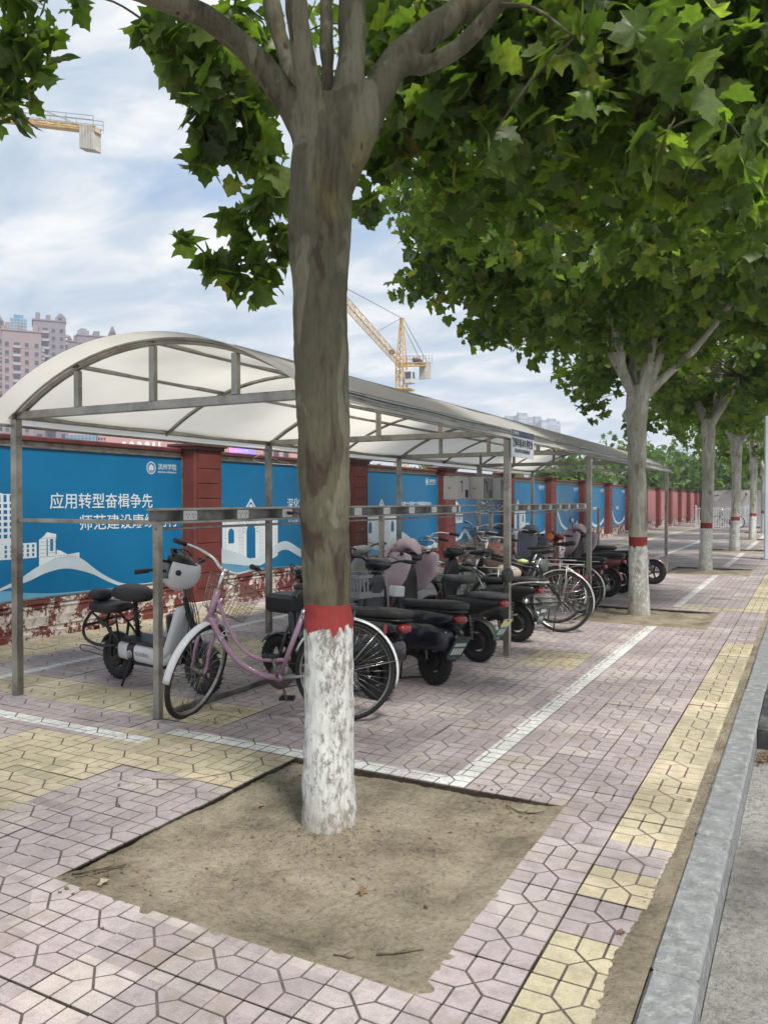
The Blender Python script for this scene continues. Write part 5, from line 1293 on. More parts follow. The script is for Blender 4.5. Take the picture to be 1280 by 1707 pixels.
def scooter(label, x, y, head, lean=3, steer=0, R=.20, wb=1.10, body='navy', seatm='seat', fender=None, seat='long', basket=None, quiltm=None, mirrors=0, platestyle='green', ptxt=None, backrest=False, headl=True, shield=None, rimm=None, motor=True, tail=True, rail=False, seed=1, ptilt=25, hz=1.0, bw=None, boxb=False, bulk=False, group='electric scooters parked under the shelter'):
    o = empty('scooter', label=label, cat='scooter', group=group); place(o, x, y, head, lean); o.scale = (.93, .93, .93); B = M[body]; Fm = M[fender] if fender else B
    cast_wheel(o, (0,0,R), R, None, .055, motor, rimm)
    b = MB(); b.beam((0,.07,R),(.42,.075,.29),.03,.045); b.beam((0,-.07,R),(.42,-.075,.29),.03,.045); b.tube([(.34,-.09,.22),(.34,.09,.22)],.02,8); b.build('swing_arm', M['black'], o)
    b = MB()
    for s in (-1,1):
        b.tube([(.01,s*.085,R+.02),(.07,s*.09,.56)], .011, 8); b.tube([(.02+.022*cos(t*1.1), s*.09+.022*sin(t*1.1), R+.08+t*.006) for t in range(36)], .0045, 4)
    b.build('shock_absorber', M['steel_dull'], o)
    b = MB(); arcstrip(b, (0,0,R), R+.03, radians(15), radians(172), .105, .02, 22); b.build('rear_mudguard', Fm, o)
    b = MB(); b.loft([(-.26,0,.60,.05,.025),(-.20,0,.59,.11,.05),(-.05,0,.565,.135,.085),(.15,0,.53,.14,.12),(.32,0,.47,.135,.16),(.40,0,.42,.12,.15),(.44,0,.40,.08,.10)], 20, 3.2); b.build('rear_body', B, o)
    if bulk: b = MB(); b.loft([(-.24,0,.40,.06,.06),(-.20,0,.41,.13,.10),(-.05,0,.42,.165,.125),(.2,0,.40,.17,.135),(.36,0,.36,.16,.11),(.42,0,.34,.12,.06)], 20, 3.4); b.build('motor_cover', B, o)
    b = MB(); b.loft([(.10,0,.36,.11,.05),(.18,0,.34,.145,.07),(.45,0,.285,.15,.05),(.80,0,.285,.145,.045),(.86,0,.31,.11,.05)], 18, 4); b.build('floor_shell', B, o)
    b = MB(); b.cbox(.42,.80,-.13,.13,.331,.342,.003)
    for k in range(6): b.cbox(.44,.78,-.115+k*.042,-.100+k*.042,.342,.347,.002)
    b.build('floor_mat', M['black'], o)
    if seat == 'long':
        b = MB(); b.loft([(-.29,0,.700,.06,.018),(-.27,0,.695,.10,.035),(-.10,0,.690,.125,.045),(.08,0,.680,.125,.042),(.25,0,.668,.105,.042),(.38,0,.668,.07,.036),(.43,0,.664,.04,.018)], 20, 3.4); s_ = b.build('seat', M[seatm], o)
        b = MB(); b.loft([(-.27,0,.648,.09,.012),(.0,0,.638,.118,.012),(.38,0,.625,.06,.012)], 14, 4); b.build('seat_base', M['black'], s_)
    else:
        b = MB(); b.loft([(.10,0,.80,.09,.02),(.12,0,.80,.125,.045),(.24,0,.785,.12,.050),(.34,0,.79,.07,.045),(.41,0,.80,.045,.03),(.43,0,.80,.02,.015)], 20, 2.6); s_ = b.build('seat', M[seatm], o)
        b = MB(); b.tube([(.24,0,.74),(.27,0,.45)], .017, 8); b.build('seat_post', M['steel_dull'], s_)
        b = MB(); b.loft([(-.28,0,.66,.08,.015),(-.26,0,.66,.12,.032),(-.05,0,.655,.13,.036),(.08,0,.65,.11,.034),(.10,0,.65,.07,.015)], 18, 4); b.build('rear_seat', M[seatm if seat != 'grey' else 'seat'], o)
    if backrest:
        b = MB(); b.tube([(-.24,0,.62),(-.29,0,.80)], .012, 8); b.build('backrest_post', M['black'], o)
        b = MB(); b.loft([(-.325,0,.86,.06,.045),(-.31,0,.86,.10,.07),(-.285,0,.86,.10,.07),(-.27,0,.86,.06,.045)], 18, 2.2); b.build('backrest', M['seatgrey'] if backrest == 'grey' else M['seat'], o)
    if rail:
        b = MB()
        for s in (-1,1): b.tube(spline([(.12,s*.15,.60),(-.10,s*.165,.66),(-.28,s*.14,.68),(-.34,s*.05,.68),(-.34,0,.68)],4), .011, 8)
        b.build('grab_rail', M['silverpaint'], o)
    if tail:
        b = MB(); b.loft([(-.305,0,.585,.035,.02),(-.295,0,.585,.06,.032),(-.25,0,.59,.07,.035)], 14, 3); b.build('tail_light', M['redlens'], o)
    if platestyle:
        b = MB(); b.beam((-.22,0,.50),(-.325,0,.43),.05,.012); b.build('plate_bracket', M['black'], o); plate(o, (-.33,0,.45), tilt=-ptilt, style=platestyle, txt=ptxt)
    b = MB(); b.loft([(.30,.80,0,.05,.13),(.42,.855,0,.035,.165),(.60,.88,0,.035,.175),(.76,.875,0,.045,.14),(.86,.86,0,.045,.08),(.90,.855,0,.03,.05)], 20, 3, ax='z'); b.build('leg_shield', M[shield] if shield else B, o)
    HBt, ax = Vector((.90,0,.72)), Vector((-.32,0,.95)).normalized(); Mx = Matrix.Translation(HBt) @ Matrix.Rotation(radians(steer), 4, ax) @ Matrix.Translation(-HBt)
    cast_wheel(o, (wb,0,R), R, Mx, .05, False, rimm)
    b = MB(); b.M = Mx
    for s in (-1,1): b.tube([(wb,s*.062,R),(wb-.10,s*.062,R+.27),(wb-.13,s*.05,R+.32)], .014, 8)
    b.tube([(wb-.135,-.065,R+.32),(wb-.135,.065,R+.32)], .018, 8); b.tube([(wb-.135,0,R+.32),(.90,0,.72),(.845,0,.90)], .02, 10); b.build('fork', M['steel_dull'], o)
    b = MB(); b.M = Mx; arcstrip(b, (wb,0,R), R+.028, radians(35), radians(190), .095, .02, 22); b.build('front_mudguard', Fm, o)
    hb = Vector((.835,0,.96*hz)); b = MB(); b.M = Mx
    b.loft([(.74,0,hb.z,.06,.02),(.78,0,hb.z+.01,.11,.045),(.85,0,hb.z+.0,.14,.06),(.91,0,hb.z-.01,.11,.06),(.95,0,hb.z-.015,.07,.05)], 18, 2.6); b.build('handlebar_cover', M[shield] if shield else B, o)
    if headl: b = MB(); b.M = Mx; b.disc((.945,0,hb.z-.01), (1,0,0), [(.0,.025),(.03,.022),(.055,.008),(.058,0),(0,0)], 18); b.build('headlight', M['plate'], o)
    b = MB(); b.M = Mx
    for s in (-1,1): b.tube(spline([tuple(hb),tuple(hb+Vector((0,s*.12,.015))),tuple(hb+Vector((-.03,s*.22,.05))),tuple(hb+Vector((-.08,s*.34,.05)))],4), .011, 8)
    b.build('handlebar', M['black'], o)
    for s in (-1,1):
        p0, p1 = hb+Vector((-.045,s*.25,.052)), hb+Vector((-.088,s*.36,.05)); b = MB(); b.M = Mx; b.tube([p0,p1], .018, 10); b.build('grip', M['black'], o)
        b = MB(); b.M = Mx; b.tube(spline([tuple(p0+Vector((.03,-s*.03,0))),tuple(p0+Vector((.05,s*.03,-.01))),tuple(p1+Vector((.035,0,-.015)))],3), .006, 6); b.build('brake_lever', M['steel_dull'], o)
    for s in ((-1,1) if mirrors == 2 else ((mirrors,) if mirrors in (1,-1) else ())):
        b = MB(); b.M = Mx; b.tube(spline([tuple(hb+Vector((-.02,s*.2,.05))),tuple(hb+Vector((.01,s*.27,.14))),tuple(hb+Vector((-.01,s*.31,.21)))],4), .005, 6); mr = b.build('mirror', M['black'], o)
        b = MB(); b.M = Mx; c = hb+Vector((-.01,s*.33,.25)); b.loft([(c.x-.012,c.y,c.z,.055,.042),(c.x,c.y,c.z,.062,.048),(c.x+.018,c.y,c.z,.045,.035)], 16, 2.2); b.build('mirror_shell', M['black'], mr)
        b = MB(); b.M = Mx; b.loft([(c.x-.0135,c.y,c.z,.05,.038),(c.x-.0125,c.y,c.z,.05,.038)], 16, 2.2); b.build('mirror_glass', M['plate'], mr)
    b = MB(); b.M = Mx
    for s in (-1,1): b.tube(spline([tuple(hb+Vector((-.03,s*.22,.05))),tuple(hb+Vector((.10,s*.15,.08))),tuple(hb+Vector((.12,s*.04,-.05))),(.90,0,.78)],5), .004, 5)
    b.build('cables', M['black'], o)
    if basket: wire_basket(o, Mx, (1.07,0,.60), .24, .32, .22, M[basket] if basket in M else M['black'], .8, 8, 10, 9) 
    if quiltm: quilt(o, Mx, hb, M[quiltm], seed=seed)
    b = MB()
    for s in (-1,1): b.tube([(.30,s*.10,.25),(.27,s*.14,.02)], .010, 6)
    b.tube([(.27,-.14,.02),(.27,.14,.02)], .010, 6); b.build('centre_stand', M['black'], o)
    b = MB(); b.tube([(.40,.13,.28),(.36,.22,.03)], .008, 6); b.build('kickstand', M['steel_dull'], o)
    if boxb: b = MB(); b.cbox(.50,.60,-.06,.06,.70,.80,.012); b.build('phone_box', M['whiteplastic'], o)
    return o

# --- lilac bicycle in front, its bars turned right round so the front wheel rests against the shelter post
bk = bicycle('lilac step-through bicycle behind the nearest trunk, front wheel turned against a steel post', M['pinkpaint'], -2.70, 4.53, 116, 2, steer=-108, wb=1.07, R=.335, fender=M['whiteplastic'], bmat=M['wire'], spokes=36, guard=False, skirt=True, crank_a=1.35, group='bicycles parked under the shelter')
text('lettering', 'YADI', .045, (.845, .0245, .50), M['plate'], bk, rot=(pi/2, radians(-52), pi), sx=1.2)

# --- white step scooter at the left
def step_scooter():
    o = empty('scooter', label='small white and black scooter with a helmet on its bars, farthest left', cat='scooter', group='electric scooters parked under the shelter')
    place(o, -4.99, 4.76, -96, 4); R = .182; wb = .99
    cast_wheel(o, (0,0,R), R, None, .05, True, M['black'])
    b = MB(); b.loft([(.08,0,.27,.06,.05),(.15,0,.275,.115,.078),(.30,0,.275,.13,.082),(.60,0,.262,.13,.078),(.68,0,.27,.12,.075),(.74,0,.30,.10,.06)], 20, 3.4); b.build('lower_body', M['whiteplastic'], o)
    b = MB(); b.loft([(.28,0,.275,.132,.082),(.285,0,.275,.134,.085),(.355,0,.272,.134,.085),(.36,0,.272,.132,.082)], 20, 3.4); bd = b.build('body_band', M['black'], o)
    b = MB(); b.disc((.32,-.136,.27), (0,-1,0), [(0,.006),(.028,.006),(.032,0),(0,0)], 18); b.build('badge', M['silverpaint'], bd)
    text('lettering', 'S', .045, (.334, -.1435, .254), M['black'], o, rot=(pi/2,0,0), align='CENTER'); text('lettering', 'SUNRA', .045, (.38, -.1352, .262), M['greyplastic'], o, rot=(pi/2,0,0), sx=1.1)
    b = MB(); b.loft([(.16,0,.36,.07,.012),(.20,0,.365,.115,.018),(.62,0,.35,.115,.018),(.70,0,.355,.09,.014)], 18, 4); b.build('floorboard', M['black'], o)
    b = MB(); b.cbox(.30,.68,-.11,.11,.175,.215,.02); b.build('battery_tray', M['black'], o)
    b = MB(); b.loft([(.26,.66,0,.06,.12),(.32,.71,0,.05,.125),(.42,.755,0,.045,.12),(.52,.79,0,.045,.105),(.62,.815,0,.045,.085),(.66,.82,0,.03,.06)], 20, 3, ax='z'); b.build('leg_shield', M['whiteplastic'], o)
    b = MB(); b.cbox(.685,.73,-.075,.075,.45,.60,.012); b.build('glove_box', M['navy'], o)
    b = MB(); b.tube([(wb-.015,0,.38),(.86,0,.62)], .026, 10); b.tube([(.86,0,.62),(.84,0,.72)], .022, 10)
    for s in (-1,1): b.tube([(wb,s*.055,R),(wb-.06,s*.055,R+.2),(wb-.085,s*.03,.42)], .013, 8)
    b.build('fork', M['black'], o)
    b = MB(); b.tube([(.84,0,.72),(.815,0,.92)], .018, 10); b.build('stem', M['chrome'], o)
    b = MB()
    for k in range(5): b.tube(spline([(.86+.01*k,-.04+.02*k,.40),(.92,-.05+.025*k,.55),(.88,-.04+.02*k,.74),(.83,-.02+.01*k,.92)],5), .004, 5)
    b.build('cables', M['black'], o)
    cast_wheel(o, (wb,0,R+.008), R+.008, None, .05, False, M['black'])
    b = MB(); arcstrip(b, (wb,0,R+.008), R+.035, radians(40), radians(175), .09, .02); b.build('front_mudguard', M['black'], o)
    b = MB()
    for s in (-1,1): b.tube(spline([(.815,0,.93),(.80,s*.14,.95),(.76,s*.24,.97),(.70,s*.33,.965)],4), .011, 8)
    b.build('handlebar', M['black'], o)
    for s in (-1,1): b = MB(); b.tube([(.745,s*.25,.968),(.70,s*.34,.965)], .018, 10); b.build('grip', M['black'], o)
    b = MB(); b.cbox(.77,.86,-.08,.08,.93,.985,.015); b.build('display', M['black'], o)
    # saddle on a post over a tubular rack
    b = MB(); b.loft([(.11,0,.735,.07,.02),(.125,0,.735,.12,.055),(.21,0,.73,.13,.062),(.33,0,.72,.10,.06),(.41,0,.715,.06,.045),(.43,0,.715,.03,.02)], 20, 2.8); b.build('seat', M['seat'], o)
    b = MB(); b.tube([(.25,0,.68),(.27,0,.34)], .019, 10); b.tube([(.265+.03*cos(t*.9), .03*sin(t*.9), .40+t*.006) for t in range(36)], .005, 5); b.build('seat_post', M['black'], o)
    b = MB(); b.loft([(-.20,0,.600,.08,.02),(-.19,0,.600,.115,.035),(.03,0,.598,.12,.038),(.11,0,.596,.09,.03)], 16, 4); b.build('rear_seat', M['seat'], o)
    b = MB(); b.loft([(-.245,0,.690,.03,.03),(-.23,0,.690,.085,.045),(-.18,0,.685,.10,.05),(-.12,0,.685,.085,.045),(-.10,0,.685,.04,.03)], 18, 2.2); b.build('backrest', M['black'], o)
    b = MB(); b.tube([(-.18,0,.66),(-.15,0,.58)], .02, 8); b.build('backrest_post', M['black'], o)
    b = MB()
    for s in (-1,1):
        b.tube(spline([(.15,s*.09,.34),(.06,s*.10,.42),(-.05,s*.105,.50),(-.16,s*.105,.565),(.05,s*.10,.565)],4), .010, 8)
        b.tube(spline([(-.18,s*.10,.56),(-.27,s*.115,.44),(-.25,s*.12,.34),(-.10,s*.12,.30),(.10,s*.115,.31)],5), .013, 8)
        b.tube([(0,s*.06,R),(.04,s*.09,.45)], .012, 8); b.tube([(.12,s*.09,.56),(.14,s*.09,.36)], .009, 8)
        b.tube(spline([(.12,s*.10,.50),(.0,s*.11,.46),(-.1,s*.11,.52)],4), .008, 6)
    b.tube([(-.27,-.115,.44),(-.27,.115,.44)], .012, 8); b.tube([(-.05,-.1,.50),(-.05,.1,.50)], .010, 8)
    b.build('rear_rack', M['black'], o)
    b = MB(); arcstrip(b, (0,0,R), R+.03, radians(30), radians(150), .09, .02); b.build('rear_mudguard', M['black'], o)
    b = MB(); b.beam((0,.065,R),(.22,.075,.25),.02,.035); b.beam((0,-.065,R),(.22,-.075,.25),.02,.035); b.build('swing_arm', M['black'], o)
    b = MB(); b.cbox(-.27,-.255,-.03,.03,.385,.42,.005); b.build('tail_light', M['redlens'], o)
    b = MB()
    b.tube(spline([(-.06,-.09,.20),(-.20,-.10,.22),(-.34,-.10,.225),(-.35,-.10,.265),(-.22,-.10,.27),(-.1,-.09,.245)],5), .005, 6); b.build('step_bracket', M['rust'], o)
    b = MB(); b.tube([(.30,-.10,.24),(.27,-.19,.02)], .009, 6); b.build('kickstand', M['black'], o)
    return o
step_scooter()
# helmet hanging on its bars
h = empty('helmet', (-4.20, 4.61, .93), radians(208), 'white open-face helmet with smoked visor hung on the small scooter', 'helmet')
HM = Matrix.Rotation(radians(-14), 4, 'Y')
b = MB(); b.M = HM; n, m = 26, 12; vs = []
for i in range(m+1):
    t = pi-.66*pi*i/m                      # crown of the helmet hangs downward
    for k in range(n):
        a = 2*pi*k/n; f = 1.12 if cos(a) < 0 else 1.0; vs.append((.128*sin(t)*cos(a)*f, .118*sin(t)*sin(a), .138*cos(t)))
b.add(vs, [(i*n+k, (i+1)*n+k, (i+1)*n+(k+1) % n, i*n+(k+1) % n) for i in range(m) for k in range(n) if not (i >= 8 and (k < 5 or k > 20))])
o = b.build('shell', M['whiteplastic'], h); o.modifiers.new('t', 'SOLIDIFY').thickness = .014
b = MB(); b.M = HM @ Matrix.Translation((.015, 0, .0)) @ Matrix.Rotation(radians(8), 4, 'Y'); vs = []
for i in range(9):
    z = -.075+i*.0185
    for k in range(17):
        a = -1.35+2.7*k/16; r = .152-.9*(z+.01)**2*1.5; vs.append((r*cos(a)*1.16, r*.82*sin(a), z*(1-.25*abs(a)/1.35)))
b.add(vs, [(i*17+k, i*17+k+1, (i+1)*17+k+1, (i+1)*17+k) for i in range(8) for k in range(16)]); o = b.build('visor', M['visor'], h); o.modifiers.new('t', 'SOLIDIFY').thickness = .003
b = MB(); b.M = HM
for s_ in (-1,1): b.disc((-.02, s_*.125, .0), (0,s_,0), [(0,.012),(.018,.012),(.024,0),(0,0)], 14)
b.build('pivot', M['black'], h)
b = MB(); b.M = HM; b.loft([(-.10,0,.035,.06,.04),(-.05,0,.06,.095,.06),(.04,0,.075,.095,.055),(.10,0,.08,.06,.03)], 14, 2.2)
for s_ in (-1,1): b.tube(spline([(0,s_*.10,.06),(-.03,s_*.09,.13),(.03,s_*.05,.16),(.09,0,.14)],4), .010, 5, flat=.35)
b.tube(spline([(.06,-.07,.11),(.10,0,.15),(.06,.07,.11)],4), .012, 6)
b.build('lining', M['black'], h)

# --- the row of scooters and bicycles, near to far
scooter('black scooter behind the lilac bicycle, red tail light just right of its wheel', -2.80, 5.13, 76, 4, 22, body='blackgloss', seat='long', bulk=True, seed=3, platestyle=None, rimm=M['black'], wb=1.12, hz=1.0)
b = MB(); b.cbox(-.17,.17,-.13,.13,0,.15,.03); b.M = None
bx = b.build('crate', M['black']); bx.location = (-3.72, 5.36, .56); bx.rotation_euler = (0, 0, radians(-10)); props(bx, 'black plastic carrier box beside the lilac bicycle saddle', 'box')
scooter('dark navy scooter with a white-lidded box behind its bars, next after the lilac bicycle', -2.62, 5.76, 68, 5, -8, body='navy', seat='long', bulk=True, seed=2, platestyle='dark', boxb=True, hz=1.02, wb=1.12, ptilt=32)
scooter('scooter with pink quilt on its bars, grey-green saddle and yellow sticker on its plate', -2.64, 6.76, 80, 4, 6, body='black', fender='olive', quiltm='quiltpink', seat='saddle', seatm='seatgrey', basket='wicker', seed=4, platestyle='green', ptilt=32, mirrors=0, backrest=True, hz=1.02)
scooter('black scooter with chrome grab rail, behind the post under the sign', -2.66, 7.92, 82, 4, 5, body='black', seat='long', rail=True, backrest='grey', platestyle='dark', ptxt='M9', ptilt=16, seed=5, R=.21, basket='black')
bicycle('grey-green bicycle with wire basket and upturned bars in the middle of the row', M['greenpaint'], -2.98, 8.15, 80, 3, 22, step=False, bmat=M['black'], fender=M['greenpaint'], grips=M['black'], spokes=28)
bicycle('silver-fendered black bicycle whose large rear wheel sticks out of the row', M['black'], -2.42, 8.74, 98, 5, -15, step=False, fender=M['silverpaint'], spokes=32, wb=1.1, R=.34)
bicycle('dark blue bicycle just behind the black one, long silver mudguard', M['navy'], -2.66, 9.35, 97, 4, 10, step=False, fender=M['silverpaint'], spokes=28, wb=1.1, R=.34)
scooter('scooter wrapped in a grey-blue quilt with an orange reflector', -2.75, 11.2, 88, 3, 0, body='black', seat='long', quiltm='quiltgrey', seed=7, platestyle=None, hz=1.04)
b = MB(); b.loft([(-.012,0,0,.02,.02),(-.008,0,0,.05,.045),(.004,0,0,.055,.05),(.010,0,0,.03,.03)], 16, 2.2); orf = b.build('reflector', M['orange']); orf.location = (-3.22, 11.06, .95); orf.rotation_euler = (0,0,radians(120)); props(orf, 'orange patch reflector on the front of the grey-blue quilt', 'reflector')
bicycle('maroon electric bicycle with black saddle beside the third shelter post', M['redpaint'], -2.62, 10.35, 92, 4, 8, step=True, fender=M['silverpaint'], spokes=28, wb=1.12, R=.30, bmat=M['wire'])
scooter('brown moped with spoked rear wheel and long flat seat near the second tree', -2.70, 12.25, 88, 4, -10, body='redpaint', seat='long', fender='redpaint', platestyle=None, R=.24, seed=9, motor=False, rimm=M['rim'], basket='black')
scooter('scooter with a folded pinkish quilt and green plate, left of the second tree', -2.62, 12.95, 72, 4, 0, body='black', seat='long', quiltm='quiltpink', platestyle='green', seed=10, R=.23, mirrors=1, ptilt=20)
bicycle('dark bicycle deep in the row with a wicker basket', M['black'], -3.7, 11.8, 70, 3, 20, bmat=M['wicker'], spokes=20)
bicycle('grey bicycle standing closest to the wall behind the quilts', M['silverpaint'], -4.4, 12.6, 60, 3, -20, bmat=M['black'], spokes=20)
scooter('black scooter with two mirrors and brown front mudguard, farthest in the row', -3.42, 14.6, -92, 4, 5, body='black', seat='long', fender='brownpaint', mirrors=2, platestyle=None, seed=12, R=.235)
scooter('black scooter in the second line, its bars showing above the wicker basket', -3.9, 7.6, 60, 3, 20, body='blackgloss', seat='saddle', platestyle=None, seed=14, basket='black', shield='greyplastic')
bicycle('far bicycle standing by the white railings down the pavement', M['black'], -3.3, 46.5, 80, 3, 0, spokes=16, group='bicycles standing far down the pavement')
# loose things on the vehicles
b = MB(); b.loft([(-.15,0,.0,.09,.10),(-.12,0,0,.14,.14),(.0,0,0,.15,.16),(.12,0,0,.14,.14),(.15,0,0,.09,.10)], 16, 3.2); s = b.build('sack', M['sackprint']); s.location = (-3.46, 9.48, .78); s.rotation_euler = (0,0,.5); props(s, 'printed brown sack standing among the bicycles left of the sign post', 'sack')
b = MB(); b.loft([(-.17,0,.0,.07,.05),(-.12,0,.01,.12,.10),(.0,0,0,.14,.12),(.12,0,-.01,.13,.10),(.18,0,0,.07,.05)], 16, 2.4); s = b.build('bag', M['bag']); s.location = (-2.97, 8.55, .66); s.rotation_euler = (0,.1,.9); s.scale = (.8,.7,.7); props(s, 'khaki cloth bag on a rack behind the black bicycle saddle', 'bag')
b = MB(); b.loft([(-.10,0,.0,.05,.04),(0,0,.01,.09,.06),(.10,0,0,.06,.04)], 14, 2.2); s = b.build('cloth', M['yellowcloth']); s.location = (-2.90, 8.85, .76); s.scale = (.6,.5,.5); props(s, 'lime green cloth lying on a bicycle by the sign post', 'cloth')
gb = empty('plastic_basket', (-3.50, 6.12, .62), radians(158), 'pale grey plastic basket with round holes right of the nearest trunk', 'basket')
b = MB()
for s in (-1,1):
    b.cbox(-.17,.17,s*.14-.004,s*.14+.004,0,.055,.002); b.cbox(-.18,.18,s*.145-.006,s*.145+.006,.17,.20,.003)
    b.cbox(s*.17-.004,s*.17+.004,-.14,.14,0,.055,.002); b.cbox(s*.175-.006,s*.175+.006,-.15,.15,.17,.20,.003)
    for k in range(8): b.cbox(-.165+k*.044,-.145+k*.044,s*.142-.003,s*.142+.003,.055,.17,.001); 
    for k in range(7): b.cbox(s*.172-.003,s*.172+.003,-.135+k*.042,-.117+k*.042,.055,.17,.001)
b.cbox(-.17,.17,-.14,.14,-.004,.004,.001); b.build('frame_mesh', M['greyplastic'], gb)
# ------------------------------------------------------------------ far things
_c, _s = cos(radians(28)), sin(radians(28))
def at(px, d, py=None):
    """ground point d metres ahead of the camera on the sight line of column px; with py also the height"""
    l = (px-640)/1331*d; x, y = l*_c-d*_s, l*_s+d*_c
    return (x, y) if py is None else (x, y, EYE-(py-835)/1331*d)
M['tower'] = P('tower_render', (.20,.165,.195), .8, 0, .1, .05, obj=False)
M['tower2'] = P('tower_render_pink', (.26,.195,.205), .8, 0, .1, .05, obj=False)
M['slab'] = P('pale_balcony', (.32,.30,.34), .8, 0, .1, .3)
M['window'] = P('far_window_glass', (.045,.055,.08), .15, 0, .3, .3, spec=.8)
M['glassblue'] = P('blue_roof_glass', (.10,.28,.42), .15, 0, .2, .5, spec=.8)
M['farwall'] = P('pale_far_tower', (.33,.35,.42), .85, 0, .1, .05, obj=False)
M['pinkwall'] = P('pink_render', (.46,.27,.27), .8, 0, .08, .2)
def tower(px, w, ytop, D, label, mat='tower', rot=20, crown=None, dep=None, fh=3.0, group='apartment towers on the horizon at the left', bal=True):
    x, y, zt = at(px, D, ytop); W = w*D/1331; dp = dep or W*1.1
    o = empty('apartment_tower', (x, y, -.3), radians(28+rot), label, 'building', group); H_ = zt+.3
    b = MB(); b.box(-W/2, W/2, 0, dp, 0, H_); b.build('wall', M[mat], o)
    nf = int(H_/fh)-1
    bw, bs, bf = MB(), MB(), MB()
    for side in range(2):
        L = W if side == 0 else dp; nc = max(2, int(L/2.6))
        for i in range(nc):
            u = (i+.5)*L/nc; balc = bal and i % 3 == 1
            for f in range(nf):
                z = 2+f*fh
                if z < 8 and D > 200: continue
                hw = .62 if not balc else .95
                if side == 0:
                    bw.box(-W/2+u-hw, -W/2+u+hw, -.06, .0, z, z+1.5); bf.box(-W/2+u-hw-.12, -W/2+u+hw+.12, -.16, -.0, z-.16, z-.02)
                    if balc: bs.box(-W/2+u-1.25, -W/2+u+1.25, -1.1, -.17, z-.55, z+.35)
                else:
                    bw.box(W/2, W/2+.06, u-hw, u+hw, z, z+1.5); bf.box(W/2, W/2+.16, u-hw-.12, u+hw+.12, z-.16, z-.02)
                    bw.box(-W/2-.06, -W/2, u-hw, u+hw, z, z+1.5)
                    if balc: bs.box(W/2+.17, W/2+1.1, u-1.25, u+1.25, z-.55, z+.35); bs.box(-W/2-1.1, -W/2-.1, u-1.25, u+1.25, z-.55, z+.35)
    bw.build('windows', M['window'], o)['kind'] = 'stuff'; bf.build('sills', M['slab'], o)['kind'] = 'stuff'
    if bs.v: bs.build('balconies', M['slab'], o)['kind'] = 'stuff'
    b = MB(); b.box(-W/2-.3, W/2+.3, -.3, dp+.3, H_, H_+.5)
    for u in (-.42,-.1,.28): b.box(-W/2+(u+.5)*W, -W/2+(u+.5)*W+W*.14, .5, dp*.5, H_+.5, H_+2.2+2*abs(u))
    b.build('parapet', M[mat], o)
    if crown:
        for kind, u, cw, ch in crown:
            b = MB(); cx_2 = -W/2+u*W; cw2 = cw*D/1331; ch2 = ch*D/1331
            if kind == 'glass':
                b.box(cx_2-cw2/2, cx_2+cw2/2, .5, .5+cw2, H_, H_+ch2*.75); b.box(cx_2-cw2*.3, cx_2+cw2*.3, 1, 1+cw2*.6, H_+ch2*.75, H_+ch2); g = b.build('glass_crown', M['glassblue'], o)
                b = MB()
                for q in range(5): b.box(cx_2-cw2/2-.1, cx_2+cw2/2+.1, .4, .5, H_+q*ch2*.18, H_+q*ch2*.18+.25)
                for q in range(6): b.box(cx_2-cw2/2+q*cw2/5-.1, cx_2-cw2/2+q*cw2/5+.1, .38, .5, H_, H_+ch2*.75)
                b.build('mullions', M['slab'], g)
            else:
                b.box(cx_2-cw2/2, cx_2+cw2/2, .5, .5+cw2, H_, H_+ch2*.55); b.box(cx_2-cw2*.36, cx_2+cw2*.36, .9, .5+cw2*.8, H_+ch2*.55, H_+ch2*.78); b.box(cx_2-cw2*.2, cx_2+cw2*.2, 1.2, .5+cw2*.6, H_+ch2*.78, H_+ch2); b.build('spire', M[mat], o)
    return o
tower(-12, 42, 545, 290, 'purple-grey apartment tower cut by the left edge of the photo', 'tower', 22, [('spire', .75, 12, 22)])
tower(38, 60, 553, 282, 'pinkish apartment tower with balconies and a blue glass crown', 'tower2', 24, [('glass', .42, 25, 28), ('spire', .05, 8, 10)])
tower(84, 50, 536, 300, 'plain purple-grey apartment tower with the tallest stepped spire', 'tower', 24, [('spire', .86, 16, 15)])
tower(118, 22, 570, 310, 'narrow apartment tower just above the shelter roof, right of the tallest one', 'tower', 24, [('spire', .5, 8, 10)])
tower(165, 66, 562, 330, 'apartment tower half hidden by the white roof, with blue glass crown and small spire', 'tower', 24, [('glass', .15, 18, 12), ('spire', .85, 10, 20)])
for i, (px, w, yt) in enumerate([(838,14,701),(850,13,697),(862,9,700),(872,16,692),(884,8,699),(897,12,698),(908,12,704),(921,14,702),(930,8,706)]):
    tower(px, w, yt, 860+15*(i % 3), 'hazy pale tower far beyond the shelter roof, %s of the distant cluster from the left' % ORD[i], 'farwall', 10, dep=18, group='pale towers in the haze beyond the shelter', bal=False)
